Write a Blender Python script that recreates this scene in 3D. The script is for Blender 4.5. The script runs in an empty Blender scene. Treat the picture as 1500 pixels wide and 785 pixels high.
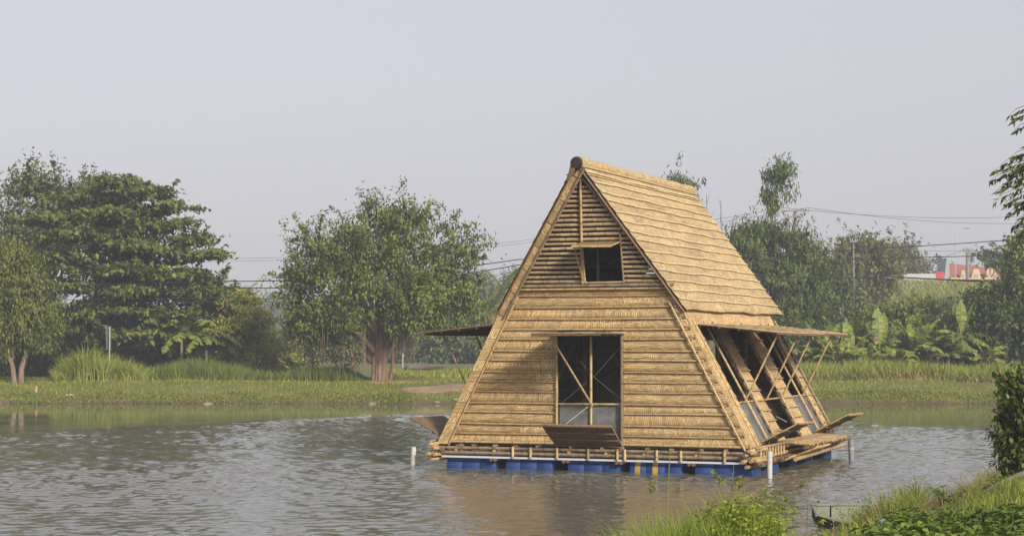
import bpy, math, random
import numpy as np
from mathutils import Vector, Matrix
random.seed(7); RNG = np.random.default_rng(7)
R = math.radians
sc = bpy.context.scene
COL = sc.collection

# ------------------------------------------------------------------ camera
F, PIT, CH = 2776.7, .0382, 2.37          # focal length in px of a 1500 px frame, pitch, height above the water
cam = bpy.data.cameras.new('camera'); co = bpy.data.objects.new('camera', cam); COL.objects.link(co)
cam.sensor_width = 36; cam.lens = F / 1500 * 36; cam.clip_start = .1; cam.clip_end = 3000
co.location = (0, 0, CH); co.rotation_euler = (R(90) + PIT, 0, 0)
sc.camera = co
HZ = 392.5 + F * math.tan(PIT)
def at(px, py, Y):
    """world point seen at photo pixel (px, py) at distance Y"""
    x = (px - 750) / F; zz = -(py - 392.5) / F
    dy = math.cos(PIT) - zz * math.sin(PIT); dz = math.sin(PIT) + zz * math.cos(PIT)
    return Vector((x / dy * Y, Y, CH + dz / dy * Y))

# ------------------------------------------------------------------ mesh helpers
class MB:
    def __init__(s): s.v, s.f, s.uv, s.sm, s.mi = [], [], [], [], []
    def face(s, pts, uvs=None, smooth=False, mi=0):
        b = len(s.v); s.v += [tuple(p) for p in pts]; s.f.append(tuple(range(b, b + len(pts))))
        s.uv += list(uvs) if uvs else [(p[0], p[2]) for p in pts]; s.sm.append(smooth); s.mi.append(mi)
    def idx(s, ids, uvs, smooth=True, mi=0):
        s.f.append(tuple(ids)); s.uv += list(uvs); s.sm.append(smooth); s.mi.append(mi)
    def box(s, c, size, rot=None, mi=0):
        c = Vector(c); h = Vector(size) / 2; M = rot or Matrix.Identity(3)
        P = [c + M @ Vector((x * h.x, y * h.y, z * h.z)) for x in (-1, 1) for y in (-1, 1) for z in (-1, 1)]
        for q in ((0, 1, 3, 2), (4, 6, 7, 5), (0, 4, 5, 1), (2, 3, 7, 6), (0, 2, 6, 4), (1, 5, 7, 3)):
            p = [P[i] for i in q]; a = (p[1] - p[0]).length; b = (p[3] - p[0]).length
            s.face(p, [(0, 0), (a, 0), (a, b), (0, b)], mi=mi)
    def slab(s, q, n, t, mi=0):
        """quad q extruded by t along -n"""
        q = [Vector(p) for p in q]; n = Vector(n).normalized(); lo = [p - n * t for p in q]
        a = (q[1] - q[0]).length; b = (q[3] - q[0]).length; U = [(0, 0), (a, 0), (a, b), (0, b)]
        s.face(q, U, mi=mi); s.face(lo[::-1], U[::-1], mi=mi)
        for i in range(4):
            j = (i + 1) % 4; s.face([q[j], q[i], lo[i], lo[j]], [(0, 0), (a, 0), (a, t), (0, t)], mi=mi)
    def tube(s, pts, rad, n=8, caps=True, mi=0):
        pts = [Vector(p) for p in pts]; k = len(pts)
        if not hasattr(rad, '__len__'): rad = [rad] * k
        up = Vector((0, 0, 1)); L = 0; base = len(s.v); lens = []
        prevx = None
        for i, p in enumerate(pts):
            d = (pts[min(i + 1, k - 1)] - pts[max(i - 1, 0)]).normalized()
            if i: L += (p - pts[i - 1]).length
            lens.append(L)
            if prevx is None:
                x = d.cross(up if abs(d.z) < .9 else Vector((1, 0, 0))).normalized()
            else:
                x = (prevx - d * prevx.dot(d)).normalized()
            prevx = x; y = d.cross(x)
            for j in range(n):
                a = 2 * math.pi * j / n
                s.v.append(tuple(p + (x * math.cos(a) + y * math.sin(a)) * rad[i]))
        for i in range(k - 1):
            for j in range(n):
                j2 = (j + 1) % n; A = base + i * n
                s.idx((A + j, A + n + j, A + n + j2, A + j2)[::-1],
                      [((j + 1) / n, lens[i]), ((j + 1) / n, lens[i + 1]), (j / n, lens[i + 1]), (j / n, lens[i])], True, mi)
        if caps:
            for i, fl in ((0, False), (k - 1, True)):
                P = [s.v[base + i * n + j] for j in range(n)]
                s.face(P if fl else P[::-1], [(0, lens[i])] * n, False, mi)
    def build(s, name, mats, parent=None):
        me = bpy.data.meshes.new(name); me.from_pydata(s.v, [], s.f); me.update()
        uvl = me.uv_layers.new(name='UVMap')
        uvl.data.foreach_set('uv', np.array(s.uv, dtype=np.float32).ravel())
        me.polygons.foreach_set('use_smooth', s.sm)
        if not isinstance(mats, (list, tuple)): mats = [mats]
        for m in mats: me.materials.append(m)
        if len(mats) > 1: me.polygons.foreach_set('material_index', s.mi)
        o = bpy.data.objects.new(name, me); COL.objects.link(o)
        if parent: o.parent = parent
        return o

def np_mesh(name, V, Fc, mats, parent=None, smooth=False, mi=None):
    V = np.ascontiguousarray(V, dtype=np.float32).reshape(-1, 3); Fc = np.ascontiguousarray(Fc, dtype=np.int32)
    n, k = Fc.shape
    me = bpy.data.meshes.new(name)
    me.vertices.add(len(V)); me.vertices.foreach_set('co', V.ravel())
    me.loops.add(n * k); me.loops.foreach_set('vertex_index', Fc.ravel())
    me.polygons.add(n); me.polygons.foreach_set('loop_start', np.arange(n, dtype=np.int32) * k)
    me.update(calc_edges=True)
    if smooth: me.polygons.foreach_set('use_smooth', np.ones(n, dtype=bool))
    if not isinstance(mats, (list, tuple)): mats = [mats]
    for m in mats: me.materials.append(m)
    if mi is not None: me.polygons.foreach_set('material_index', np.asarray(mi, dtype=np.int32))
    me.validate()
    o = bpy.data.objects.new(name, me); COL.objects.link(o)
    if parent: o.parent = parent
    return o

def tag(o, label, cat=None, group=None, kind=None):
    if label: o['label'] = label
    if cat: o['category'] = cat
    if group: o['group'] = group
    if kind: o['kind'] = kind
    return o
def thing(name, loc, label, cat, rz=0, group=None):
    o = bpy.data.objects.new(name, None); COL.objects.link(o); o.empty_display_size = .3
    o.location = loc; o.rotation_euler = (0, 0, rz)
    return tag(o, label, cat, group)

# ------------------------------------------------------------------ materials
def nodes(name):
    m = bpy.data.materials.new(name); m.use_nodes = True; nt = m.node_tree; nt.nodes.clear()
    def N(t, **kw):
        n = nt.nodes.new('ShaderNode' + t)
        for k, v in kw.items():
            if k in n.inputs.keys() and not hasattr(n, k): n.inputs[k].default_value = v
            else: setattr(n, k, v)
        return n
    def L(a, b): nt.links.new(a, b)
    return m, N, L
def I(n, name, v): n.inputs[name].default_value = v
def ramp(N, L, fac, stops, interp='LINEAR'):
    r = N('ValToRGB'); r.color_ramp.interpolation = interp
    e = r.color_ramp.elements
    while len(e) < len(stops): e.new(.5)
    for el, (p, c) in zip(e, stops): el.position = p; el.color = (*c, 1) if len(c) == 3 else c
    L(fac, r.inputs['Fac']); return r.outputs['Color']
def noise(N, L, vec, scale, detail=3, rough=.55, dist=0):
    n = N('TexNoise'); I(n, 'Scale', scale); I(n, 'Detail', detail); I(n, 'Roughness', rough); I(n, 'Distortion', dist)
    if vec is not None: L(vec, n.inputs['Vector'])
    return n.outputs['Fac']
def mapped(N, L, vec, scale=(1, 1, 1), rot=(0, 0, 0), loc=(0, 0, 0)):
    mp = N('Mapping'); I(mp, 'Scale', scale); I(mp, 'Rotation', rot); I(mp, 'Location', loc); L(vec, mp.inputs['Vector']); return mp.outputs['Vector']
def mixc(N, L, fac, a, b, blend='MIX'):
    n = N('Mix', data_type='RGBA', blend_type=blend)
    if isinstance(fac, (int, float)): n.inputs[0].default_value = fac
    else: L(fac, n.inputs[0])
    for k, s in ((6, a), (7, b)):
        if isinstance(s, tuple): n.inputs[k].default_value = (*s, 1)
        else: L(s, n.inputs[k])
    return n.outputs[2]
def math_(N, L, op, a, b=0.0, clamp=False):
    n = N('Math', operation=op, use_clamp=clamp)
    for k, s in ((0, a), (1, b)):
        if isinstance(s, (int, float)): n.inputs[k].default_value = s
        else: L(s, n.inputs[k])
    return n.outputs[0]
def finish(N, L, col, rough=.7, bump=None, bstr=.3, bdist=.01, spec=.3, alpha=None):
    p = N('BsdfPrincipled'); o = N('OutputMaterial')
    if isinstance(col, tuple): I(p, 'Base Color', (*col, 1))
    else: L(col, p.inputs['Base Color'])
    if isinstance(rough, (int, float)): I(p, 'Roughness', rough)
    else: L(rough, p.inputs['Roughness'])
    I(p, 'Specular IOR Level', spec)
    if bump is not None:
        b = N('Bump'); I(b, 'Strength', bstr); I(b, 'Distance', bdist); L(bump, b.inputs['Height']); L(b.outputs[0], p.inputs['Normal'])
    if alpha is not None: I(p, 'Alpha', alpha)
    L(p.outputs[0], o.inputs['Surface']); return p

def mat_plain(name, col, rough=.6, var=.25, scale=6, spec=.3, metal=0):
    m, N, L = nodes(name); tc = N('TexCoord')
    n = noise(N, L, tc.outputs['Object'], scale, 4)
    c = mixc(N, L, n, tuple(x * (1 - var) for x in col), tuple(min(1, x * (1 + var)) for x in col))
    p = finish(N, L, c, rough, n, .15, .01, spec); I(p, 'Metallic', metal)
    return m

def mat_weave(name, dark, mid, light, sat=1.0):
    """split-bamboo matting: herringbone / vertical strips chosen per panel, stains, dry patches"""
    m, N, L = nodes(name); uv = N('UVMap'); geo = N('NewGeometry'); rnd = geo.outputs['Random Per Island']
    v = uv.outputs[0]
    off = N('CombineXYZ'); L(math_(N, L, 'MULTIPLY', rnd, 17.0), off.inputs[0]); L(math_(N, L, 'MULTIPLY', rnd, 5.0), off.inputs[1])
    va = N('VectorMath', operation='ADD'); L(v, va.inputs[0]); L(off.outputs[0], va.inputs[1]); v = va.outputs[0]
    # warp
    w = N('TexNoise'); I(w, 'Scale', 3.0); L(v, w.inputs['Vector'])
    wv = N('VectorMath', operation='MULTIPLY_ADD'); L(w.outputs['Color'], wv.inputs[0]); wv.inputs[1].default_value = (.05, .05, 0); L(v, wv.inputs[2]); v2 = wv.outputs[0]
    # vertical strips
    bk = N('TexBrick'); L(v2, bk.inputs['Vector']); I(bk, 'Scale', 1.0); I(bk, 'Brick Width', .115); I(bk, 'Row Height', .029); I(bk, 'Mortar Size', .005); I(bk, 'Mortar Smooth', .4)
    I(bk, 'Color1', (.25, .25, .25, 1)); I(bk, 'Color2', (1, 1, 1, 1)); I(bk, 'Mortar', (0, 0, 0, 1)); bk.offset = .5
    bk2 = N('TexBrick'); L(mapped(N, L, v2, (1, 1, 1), (0, 0, R(90))), bk2.inputs['Vector']); I(bk2, 'Scale', 1.0); I(bk2, 'Brick Width', .10); I(bk2, 'Row Height', .037); I(bk2, 'Mortar Size', .006); I(bk2, 'Mortar Smooth', .4)
    I(bk2, 'Color1', (.2, .2, .2, 1)); I(bk2, 'Color2', (1, 1, 1, 1)); I(bk2, 'Mortar', (0, 0, 0, 1)); bk2.offset = .33
    pat = noise(N, L, mapped(N, L, v, (3.0, 9, 1)), 1.0, 1)
    sel = math_(N, L, 'ADD', rnd, math_(N, L, 'MULTIPLY', math_(N, L, 'SUBTRACT', pat, .5), 2.2))
    sel = ramp(N, L, sel, [(.42, (0, 0, 0)), (.55, (1, 1, 1))])
    wv_ = mixc(N, L, sel, bk.outputs['Color'], bk2.outputs['Color'])
    fine = noise(N, L, mapped(N, L, v, (60, 45, 1)), 1.0, 3, .7)
    big = noise(N, L, mapped(N, L, v, (1.3, 3.5, 1)), 1.0, 4, .6)
    h = N('RGBToBW'); L(wv_, h.inputs[0])
    f = math_(N, L, 'ADD', math_(N, L, 'MULTIPLY', h.outputs[0], .62), math_(N, L, 'MULTIPLY', fine, .50))
    c = ramp(N, L, f, [(.22, dark), (.56, mid), (.86, light)])
    c = mixc(N, L, ramp(N, L, big, [(.42, (0, 0, 0)), (.72, (.75, .75, .75))]), c, mixc(N, L, .62, c, (.20, .135, .07)))
    grey = noise(N, L, mapped(N, L, uv.outputs[0], (.55, 1.4, 1), (0, 0, .3), (3, 7, 0)), 1.0, 5, .65)
    c = mixc(N, L, ramp(N, L, grey, [(.50, (0, 0, 0)), (.74, (.6, .6, .6))]), c, mixc(N, L, .55, c, (.36, .31, .235)))
    tone = ramp(N, L, rnd, [(0, (.84, .82, .78)), (.5, (1, 1, 1)), (1, (1.08, 1.05, 1.0))])
    c = mixc(N, L, 1.0, c, tone, 'MULTIPLY')
    finish(N, L, c, .62, f, .5, .015, .25)
    return m

def mat_bamboo(name, a, b, c3):
    m, N, L = nodes(name); uv = N('UVMap'); oi = N('ObjectInfo'); r = oi.outputs['Random']
    s = N('SeparateXYZ'); L(uv.outputs[0], s.inputs[0])
    ph = math_(N, L, 'FRACT', math_(N, L, 'ADD', math_(N, L, 'MULTIPLY', s.outputs[1], 3.1), math_(N, L, 'MULTIPLY', r, 9.0)))
    ring = ramp(N, L, ph, [(0, (0, 0, 0)), (.05, (.25, .25, .25)), (.10, (1, 1, 1)), (.97, (1, 1, 1)), (1, (0, 0, 0))])
    cx = N('CombineXYZ'); L(s.outputs[0], cx.inputs[0]); L(s.outputs[1], cx.inputs[1]); L(math_(N, L, 'MULTIPLY', r, 30.0), cx.inputs[2])
    n = noise(N, L, mapped(N, L, cx.outputs[0], (7, 1.6, 1)), 1.5, 4, .65)
    n2 = noise(N, L, mapped(N, L, cx.outputs[0], (30, 3, 1)), 1.5, 3, .65)
    base = mixc(N, L, r, a, b)
    c = mixc(N, L, ramp(N, L, n, [(.38, (0, 0, 0)), (.68, (1, 1, 1))]), base, c3)
    c = mixc(N, L, math_(N, L, 'MULTIPLY', n2, .35), c, (.12, .08, .045))
    c = mixc(N, L, ring, mixc(N, L, .6, c, (.07, .04, .02)), c)
    finish(N, L, c, .5, n2, .2, .004, .35)
    return m

def mat_leaf(name, c1, c2, c3, trans=.25, rough=.55, yellow=None):
    c1, c2, c3 = [(a * 1.62, b * 1.46, c * 1.02) for a, b, c in (c1, c2, c3)]
    m, N, L = nodes(name); geo = N('NewGeometry'); tc = N('TexCoord')
    r = geo.outputs['Random Per Island']
    n = noise(N, L, tc.outputs['Object'], .9, 3)
    f = math_(N, L, 'ADD', math_(N, L, 'MULTIPLY', r, .6), math_(N, L, 'MULTIPLY', math_(N, L, 'SUBTRACT', n, .3), .95), True)
    st = [(0.08, c1), (.5, c2), (.92, c3)]
    c = ramp(N, L, f, st)
    if yellow: c = mixc(N, L, ramp(N, L, r, [(.95, (0, 0, 0)), (.97, (1, 1, 1))], 'LINEAR'), c, yellow)
    p = N('BsdfPrincipled'); L(c, p.inputs['Base Color']); I(p, 'Roughness', rough); I(p, 'Specular IOR Level', .22)
    t = N('BsdfTranslucent'); L(mixc(N, L, .5, c, (.12, .18, .02)), t.inputs['Color'])
    mx = N('MixShader'); mx.inputs[0].default_value = trans; L(p.outputs[0], mx.inputs[1]); L(t.outputs[0], mx.inputs[2])
    o = N('OutputMaterial'); L(mx.outputs[0], o.inputs['Surface'])
    return m
def mat_bark(name, a, b):
    m, N, L = nodes(name); tc = N('TexCoord')
    n = noise(N, L, mapped(N, L, tc.outputs['Object'], (9, 9, 1.2)), 1.2, 5, .65)
    finish(N, L, ramp(N, L, n, [(.3, a), (.7, b)]), .85, n, .8, .05, .1)
    return m

M = {}
M['mat'] = mat_weave('bamboo_matting', (.22, .135, .055), (.55, .38, .17), (.73, .55, .28))
M['roofmat'] = mat_weave('roof_matting', (.165, .10, .04), (.53, .395, .19), (.69, .545, .30))
M['inner'] = mat_weave('smoked_matting', (.03, .02, .01), (.085, .055, .03), (.13, .085, .045))  # matting darkened to paint the shade inside the house
M['under'] = mat_weave('weathered_matting', (.06, .035, .016), (.19, .125, .06), (.29, .20, .10))  # darker tone than the wall matting
M['bamboo'] = mat_bamboo('bamboo_pole', (.54, .40, .19), (.47, .335, .155), (.38, .265, .13))
M['pale'] = mat_bamboo('pale_bamboo', (.62, .48, .26), (.57, .42, .21), (.46, .34, .17))
M['grey'] = mat_bamboo('weathered_bamboo', (.32, .245, .155), (.26, .195, .12), (.20, .15, .095))
M['louvre'] = mat_bamboo('louvre_bamboo', (.50, .375, .215), (.42, .305, .17), (.33, .235, .13))
M['roofbat'] = mat_bamboo('split_bamboo', (.80, .68, .46), (.76, .62, .40), (.66, .52, .31))  # pale split bamboo, lightened further to paint sunlit mat edges
M['brown'] = mat_bamboo('old_bamboo', (.24, .14, .07), (.19, .11, .055), (.13, .08, .04))
M['drum'] = mat_plain('blue_plastic', (.015, .043, .155), .6, .5, 5, .3)
M['yellow'] = mat_plain('yellow_plastic', (.34, .22, .04), .6, .5, 9)
M['rail'] = mat_plain('pale_metal', (.52, .52, .54), .5, .2, 5)
M['pvc'] = mat_plain('white_pvc', (.44, .44, .41), .5, .35, 9)
M['greypipe'] = mat_plain('grey_pipe', (.20, .205, .22), .5, .25, 9)
M['rope'] = mat_plain('rope', (.42, .38, .30), .9, .2, 30)
M['darkwood'] = mat_plain('dark_end_grain', (.028, .017, .011), .8, .3, 20)  # near-black brown for the end of the ridge roll
M['tiewire'] = mat_plain('tie_wire', (.20, .17, .13), .6, .2, 20)
M['wire'] = mat_plain('dark_wire', (.018, .018, .02), .6, .2, 3)
M['greywire'] = mat_plain('grey_wire', (.06, .055, .05), .6, .2, 3)
M['concrete'] = mat_plain('trodden_earth', (.30, .25, .20), .9, .25, 2)
M['polewood'] = mat_plain('pole_concrete', (.20, .18, .165), .9, .2, 2)
M['postgrey'] = mat_plain('post_paint', (.34, .34, .32), .7, .2, 4)
M['whitepaint'] = mat_plain('white_paint', (.36, .36, .37), .5, .06, 2)
M['redpaint'] = mat_plain('red_paint', (.42, .05, .04), .6, .1, 2)
M['lettering'] = mat_plain('grey_lettering', (.30, .32, .36), .6, .1, 2)
M['tile'] = mat_plain('red_tile', (.25, .085, .065), .8, .25, 3)
M['yellowwall'] = mat_plain('yellow_render', (.48, .34, .18), .85, .12, 2)
M['greywall'] = mat_plain('grey_render', (.25, .28, .31), .85, .15, 2)
M['signgrey'] = mat_plain('sign_grey', (.12, .125, .115), .6, .15, 3)
M['bagwhite'] = mat_plain('white_plastic', (.72, .72, .72), .5, .1, 12)
M['bagblue'] = mat_plain('bluish_plastic', (.20, .24, .29), .45, .25, 12, .5)
M['orange'] = mat_plain('orange_paint', (.65, .18, .06), .7, .2, 8)
M['boat'] = mat_plain('boat_metal', (.20, .22, .17), .55, .35, 4)
M['boatdark'] = mat_plain('boat_tar', (.035, .035, .032), .7, .3, 4)
M['bark'] = mat_bark('bark', (.045, .035, .025), (.14, .11, .085))
M['banyanbark'] = mat_bark('banyan_bark', (.07, .045, .03), (.27, .18, .12))
M['pinkbark'] = mat_bark('pink_bark', (.11, .075, .055), (.27, .19, .145))
M['palmbark'] = mat_bark('palm_bark', (.10, .085, .07), (.24, .21, .17))
M['twig'] = mat_bark('twig', (.07, .05, .03), (.17, .13, .08))
M['stone'] = mat_plain('stone', (.20, .165, .125), .9, .3, 4)
# screen mesh: woven grey plastic net, part of the light goes through it
def mk_screen():
    m, N, L = nodes('grey_screen'); tc = N('TexCoord')
    n = noise(N, L, tc.outputs['Object'], 5, 3)
    p = N('BsdfPrincipled'); L(ramp(N, L, n, [(.3, (.13, .128, .125)), (.7, (.24, .236, .23))]), p.inputs['Base Color']); I(p, 'Roughness', .45)
    t = N('BsdfTransparent'); mx = N('MixShader'); mx.inputs[0].default_value = .38
    o = N('OutputMaterial'); L(p.outputs[0], mx.inputs[1]); L(t.outputs[0], mx.inputs[2]); L(mx.outputs[0], o.inputs['Surface']); return m
M['screen'] = mk_screen()

M['banyan'] = mat_leaf('banyan_leaf', (.030, .048, .013), (.075, .105, .026), (.16, .195, .05), .25)
M['almond'] = mat_leaf('almond_leaf', (.031, .046, .015), (.068, .094, .029), (.150, .172, .058), .22, .5, (.12, .085, .03))
M['mango'] = mat_leaf('mango_leaf', (.034, .048, .013), (.075, .098, .024), (.16, .18, .048), .25)
M['greytree'] = mat_leaf('grey_leaf', (.035, .048, .022), (.065, .085, .038), (.11, .13, .055), .2)
M['feather'] = mat_leaf('feathery_leaf', (.10, .12, .03), (.18, .20, .055), (.27, .28, .09), .3)
M['bambooleaf'] = mat_leaf('bamboo_leaf', (.028, .045, .016), (.06, .09, .03), (.12, .15, .05), .22)
M['olive'] = mat_leaf('olive_leaf', (.05, .055, .022), (.09, .10, .038), (.15, .15, .06), .22)
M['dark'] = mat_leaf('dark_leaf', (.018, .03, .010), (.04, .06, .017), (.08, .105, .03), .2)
M['bush'] = mat_leaf('bush_leaf', (.04, .06, .014), (.09, .125, .028), (.19, .22, .05), .25)
M['banana'] = mat_leaf('banana_leaf', (.065, .095, .025), (.13, .17, .045), (.25, .28, .08), .3, .5, (.24, .17, .07))
M['palm'] = mat_leaf('palm_leaf', (.04, .065, .024), (.075, .105, .04), (.13, .16, .065), .2)
M['drypalm'] = mat_leaf('dry_palm_leaf', (.10, .085, .035), (.15, .125, .05), (.20, .165, .075), .2)
M['grass'] = mat_leaf('grass_blade', (.07, .095, .02), (.13, .165, .035), (.24, .25, .07), .3, .5, (.34, .27, .12))
M['reed'] = mat_leaf('reed_blade', (.08, .11, .022), (.155, .20, .042), (.26, .29, .08), .3, .5, (.36, .30, .15))
M['darkreed'] = mat_leaf('dark_reed_blade', (.045, .07, .018), (.085, .12, .03), (.16, .19, .05), .3)
M['drygrass'] = mat_leaf('dry_grass', (.095, .085, .045), (.155, .14, .075), (.235, .215, .125), .2)
M['neargrass'] = mat_leaf('near_grass', (.06, .10, .015), (.13, .20, .03), (.27, .33, .07), .35, .45)
M['weed'] = mat_leaf('weed_leaf', (.045, .085, .020), (.085, .14, .032), (.16, .22, .05), .28, .42)
M['herb'] = mat_leaf('herb_leaf', (.10, .16, .02), (.19, .27, .035), (.32, .38, .07), .4, .45)
M['shrub'] = mat_leaf('shrub_leaf', (.022, .038, .010), (.045, .07, .017), (.09, .12, .03), .2, .4)
M['creeper'] = mat_leaf('creeper_leaf', (.05, .075, .018), (.095, .125, .03), (.18, .20, .055), .25)

# ------------------------------------------------------------------ world, sun, haze
SUN_EL, SUN_A = R(26.5), R(31)             # elevation; angle to the right of straight behind the camera
sdir = Vector((math.cos(SUN_EL) * math.sin(SUN_A), -math.cos(SUN_EL) * math.cos(SUN_A), math.sin(SUN_EL)))
w = bpy.data.worlds.new('World'); sc.world = w; w.use_nodes = True
nt = w.node_tree; bg = nt.nodes['Background']
sky = nt.nodes.new('ShaderNodeTexSky'); sky.sky_type = 'NISHITA'; sky.sun_disc = False
sky.sun_elevation = SUN_EL; sky.sun_rotation = math.atan2(sdir.x, sdir.y)
sky.air_density = 1.0; sky.dust_density = 3.0; sky.ozone_density = 1.5; sky.altitude = 0
hs = nt.nodes.new('ShaderNodeHueSaturation'); hs.inputs['Saturation'].default_value = .38
nt.links.new(sky.outputs[0], hs.inputs['Color']); tn = nt.nodes.new('ShaderNodeMix'); tn.data_type = 'RGBA'; tn.blend_type = 'MULTIPLY'; tn.inputs[0].default_value = 1; tn.inputs[7].default_value = (.985, .93, .99, 1)
veil = nt.nodes.new('ShaderNodeMix'); veil.data_type = 'RGBA'; veil.inputs[0].default_value = .72; veil.inputs[7].default_value = (2.30, 2.245, 2.40, 1)   # even morning overcast
nt.links.new(hs.outputs[0], tn.inputs[6]); nt.links.new(tn.outputs[2], veil.inputs[6]); nt.links.new(veil.outputs[2], bg.inputs['Color'])
bg.inputs['Strength'].default_value = .114
sl = bpy.data.lights.new('sun', 'SUN'); sl.energy = 2.65; sl.angle = R(10); sl.color = (1, .92, .80)
so = bpy.data.objects.new('sun', sl); COL.objects.link(so)
so.rotation_euler = (-sdir).to_track_quat('-Z', 'Y').to_euler(); so.location = (20, -20, 30)

hb = MB(); hb.box((0, 235, 8.25), (1000, 600, 21.5))
m, N, L = nodes('haze_air'); pv = N('VolumePrincipled'); I(pv, 'Color', (.78, .86, 1.0, 1)); I(pv, 'Density', .0009); I(pv, 'Anisotropy', 0)
o_ = N('OutputMaterial'); L(pv.outputs[0], o_.inputs['Volume'])
tag(hb.build('haze', m), 'pale bluish morning haze filling the air over the pond', 'haze', kind='stuff')

# ------------------------------------------------------------------ terrain
def sstep(a, b, x):
    t = np.clip((x - a) / (b - a), 0, 1); return t * t * (3 - 2 * t)
def vnoise(x, y, s, seed=0):
    """cheap smooth value noise"""
    x = np.asarray(x, float) * s + 31.7 * seed; y = np.asarray(y, float) * s + 17.3 * seed
    xi = np.floor(x); yi = np.floor(y); fx = x - xi; fy = y - yi
    def h(a, b):
        q = np.sin(a * 127.1 + b * 311.7 + seed * 7.7) * 43758.5453; return q - np.floor(q)
    ux = fx * fx * (3 - 2 * fx); uy = fy * fy * (3 - 2 * fy)
    return (h(xi, yi) * (1 - ux) + h(xi + 1, yi) * ux) * (1 - uy) + (h(xi, yi + 1) * (1 - ux) + h(xi + 1, yi + 1) * ux) * uy
SHORE = [(-60, 9), (-30, 13), (-8, 12.5), (0, 14.2), (.8, 16.4), (1.5, 18.5), (2.6, 19.3), (3.5, 20.9), (4.5, 23.2), (6.0, 26.8), (8.8, 33), (14, 35), (30, 40), (70, 44)]
def near_dist(x, y):
    """signed distance to the near shoreline, positive on land"""
    x = np.asarray(x, float); y = np.asarray(y, float); best = np.full(x.shape, 1e9)
    for (ax, ay), (bx, by) in zip(SHORE[:-1], SHORE[1:]):
        dx, dy = bx - ax, by - ay; t = np.clip(((x - ax) * dx + (y - ay) * dy) / (dx * dx + dy * dy), 0, 1)
        best = np.minimum(best, np.hypot(x - ax - t * dx, y - ay - t * dy))
    ys = np.interp(x, [p[0] for p in SHORE], [p[1] for p in SHORE])
    return np.where(y < ys, best, -best)
def far_shore(x): return 71.3 + .9 * (vnoise(x, x * 0, .13, 3) - .5) + .35 * (vnoise(x, x * 0, .9, 4) - .5)
def height(x, y):
    x = np.asarray(x, float); y = np.asarray(y, float)
    d = near_dist(x, y) + .5 * (vnoise(x, y, 1.1, 1) - .5)
    near = -.8 + .8 * sstep(-2.5, 0, d) + .28 * sstep(0, .5, d) + .44 * sstep(.3, 2.8, d) + .10 * (vnoise(x, y, .7, 2) - .5) * sstep(0, 2, d) + .27 * sstep(3.6, 6.0, x) * sstep(.3, 2.6, d)
    e = y - far_shore(x)
    far = -.8 + .8 * sstep(-3, 0, e) + .14 * sstep(0, .35, e) + .52 * sstep(.1, 7.5, e) + .14 * (vnoise(x, y, .33, 5) - .5) * sstep(1, 4, e)
    dyke = 7.1 * sstep(128, 176, y) * sstep(14, 34, x) 
    z = np.where(y > 55, far, near) + dyke
    return z
def hz(x, y): return float(height(np.array([x]), np.array([y]))[0])

def axis(segs):
    out = []
    for a, b, st in segs: out += list(np.arange(a, b, st))
    return np.array(out + [segs[-1][1]])
xs = axis([(-480, -80, 25), (-80, -28, 2), (-28, 0, .35), (0, 14, .22), (14, 28, .4), (28, 80, 2), (80, 480, 25)])
ys = axis([(-50, 8, 3), (8, 40, .22), (40, 66, 2), (66, 84, .22), (84, 200, 2), (200, 520, 20)])
GX, GY = np.meshgrid(xs, ys); GZ = height(GX, GY)
nx, ny = len(xs), len(ys); ii = np.arange(nx * ny).reshape(ny, nx)
quads = np.stack([ii[:-1, :-1], ii[:-1, 1:], ii[1:, 1:], ii[1:, :-1]], -1).reshape(-1, 4)
m, N, L = nodes('ground_soil_and_turf'); tc = N('TexCoord'); ob = tc.outputs['Object']
n1 = noise(N, L, ob, .5, 5, .6); n2 = noise(N, L, ob, 6, 5, .7); n3 = noise(N, L, ob, 1.6, 4)
c = ramp(N, L, n2, [(.3, (.075, .085, .025)), (.5, (.125, .14, .04)), (.72, (.20, .19, .07))])
c = mixc(N, L, ramp(N, L, n1, [(.45, (0, 0, 0)), (.65, (1, 1, 1))]), c, mixc(N, L, .5, c, (.22, .16, .085)))
sz = N('SeparateXYZ'); L(ob, sz.inputs[0])
mud = ramp(N, L, math_(N, L, 'ADD', sz.outputs[2], math_(N, L, 'MULTIPLY', math_(N, L, 'SUBTRACT', n3, .5), .12)), [(.06, (1, 1, 1)), (.14, (0, 0, 0))])
c = mixc(N, L, mud, c, (.115, .085, .05))
finish(N, L, c, .95, n2, .5, .06, .1)
tag(np_mesh('ground', np.stack([GX, GY, GZ], -1), quads, m, smooth=True), 'grassy banks around the pond and the land behind', kind='structure')

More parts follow.
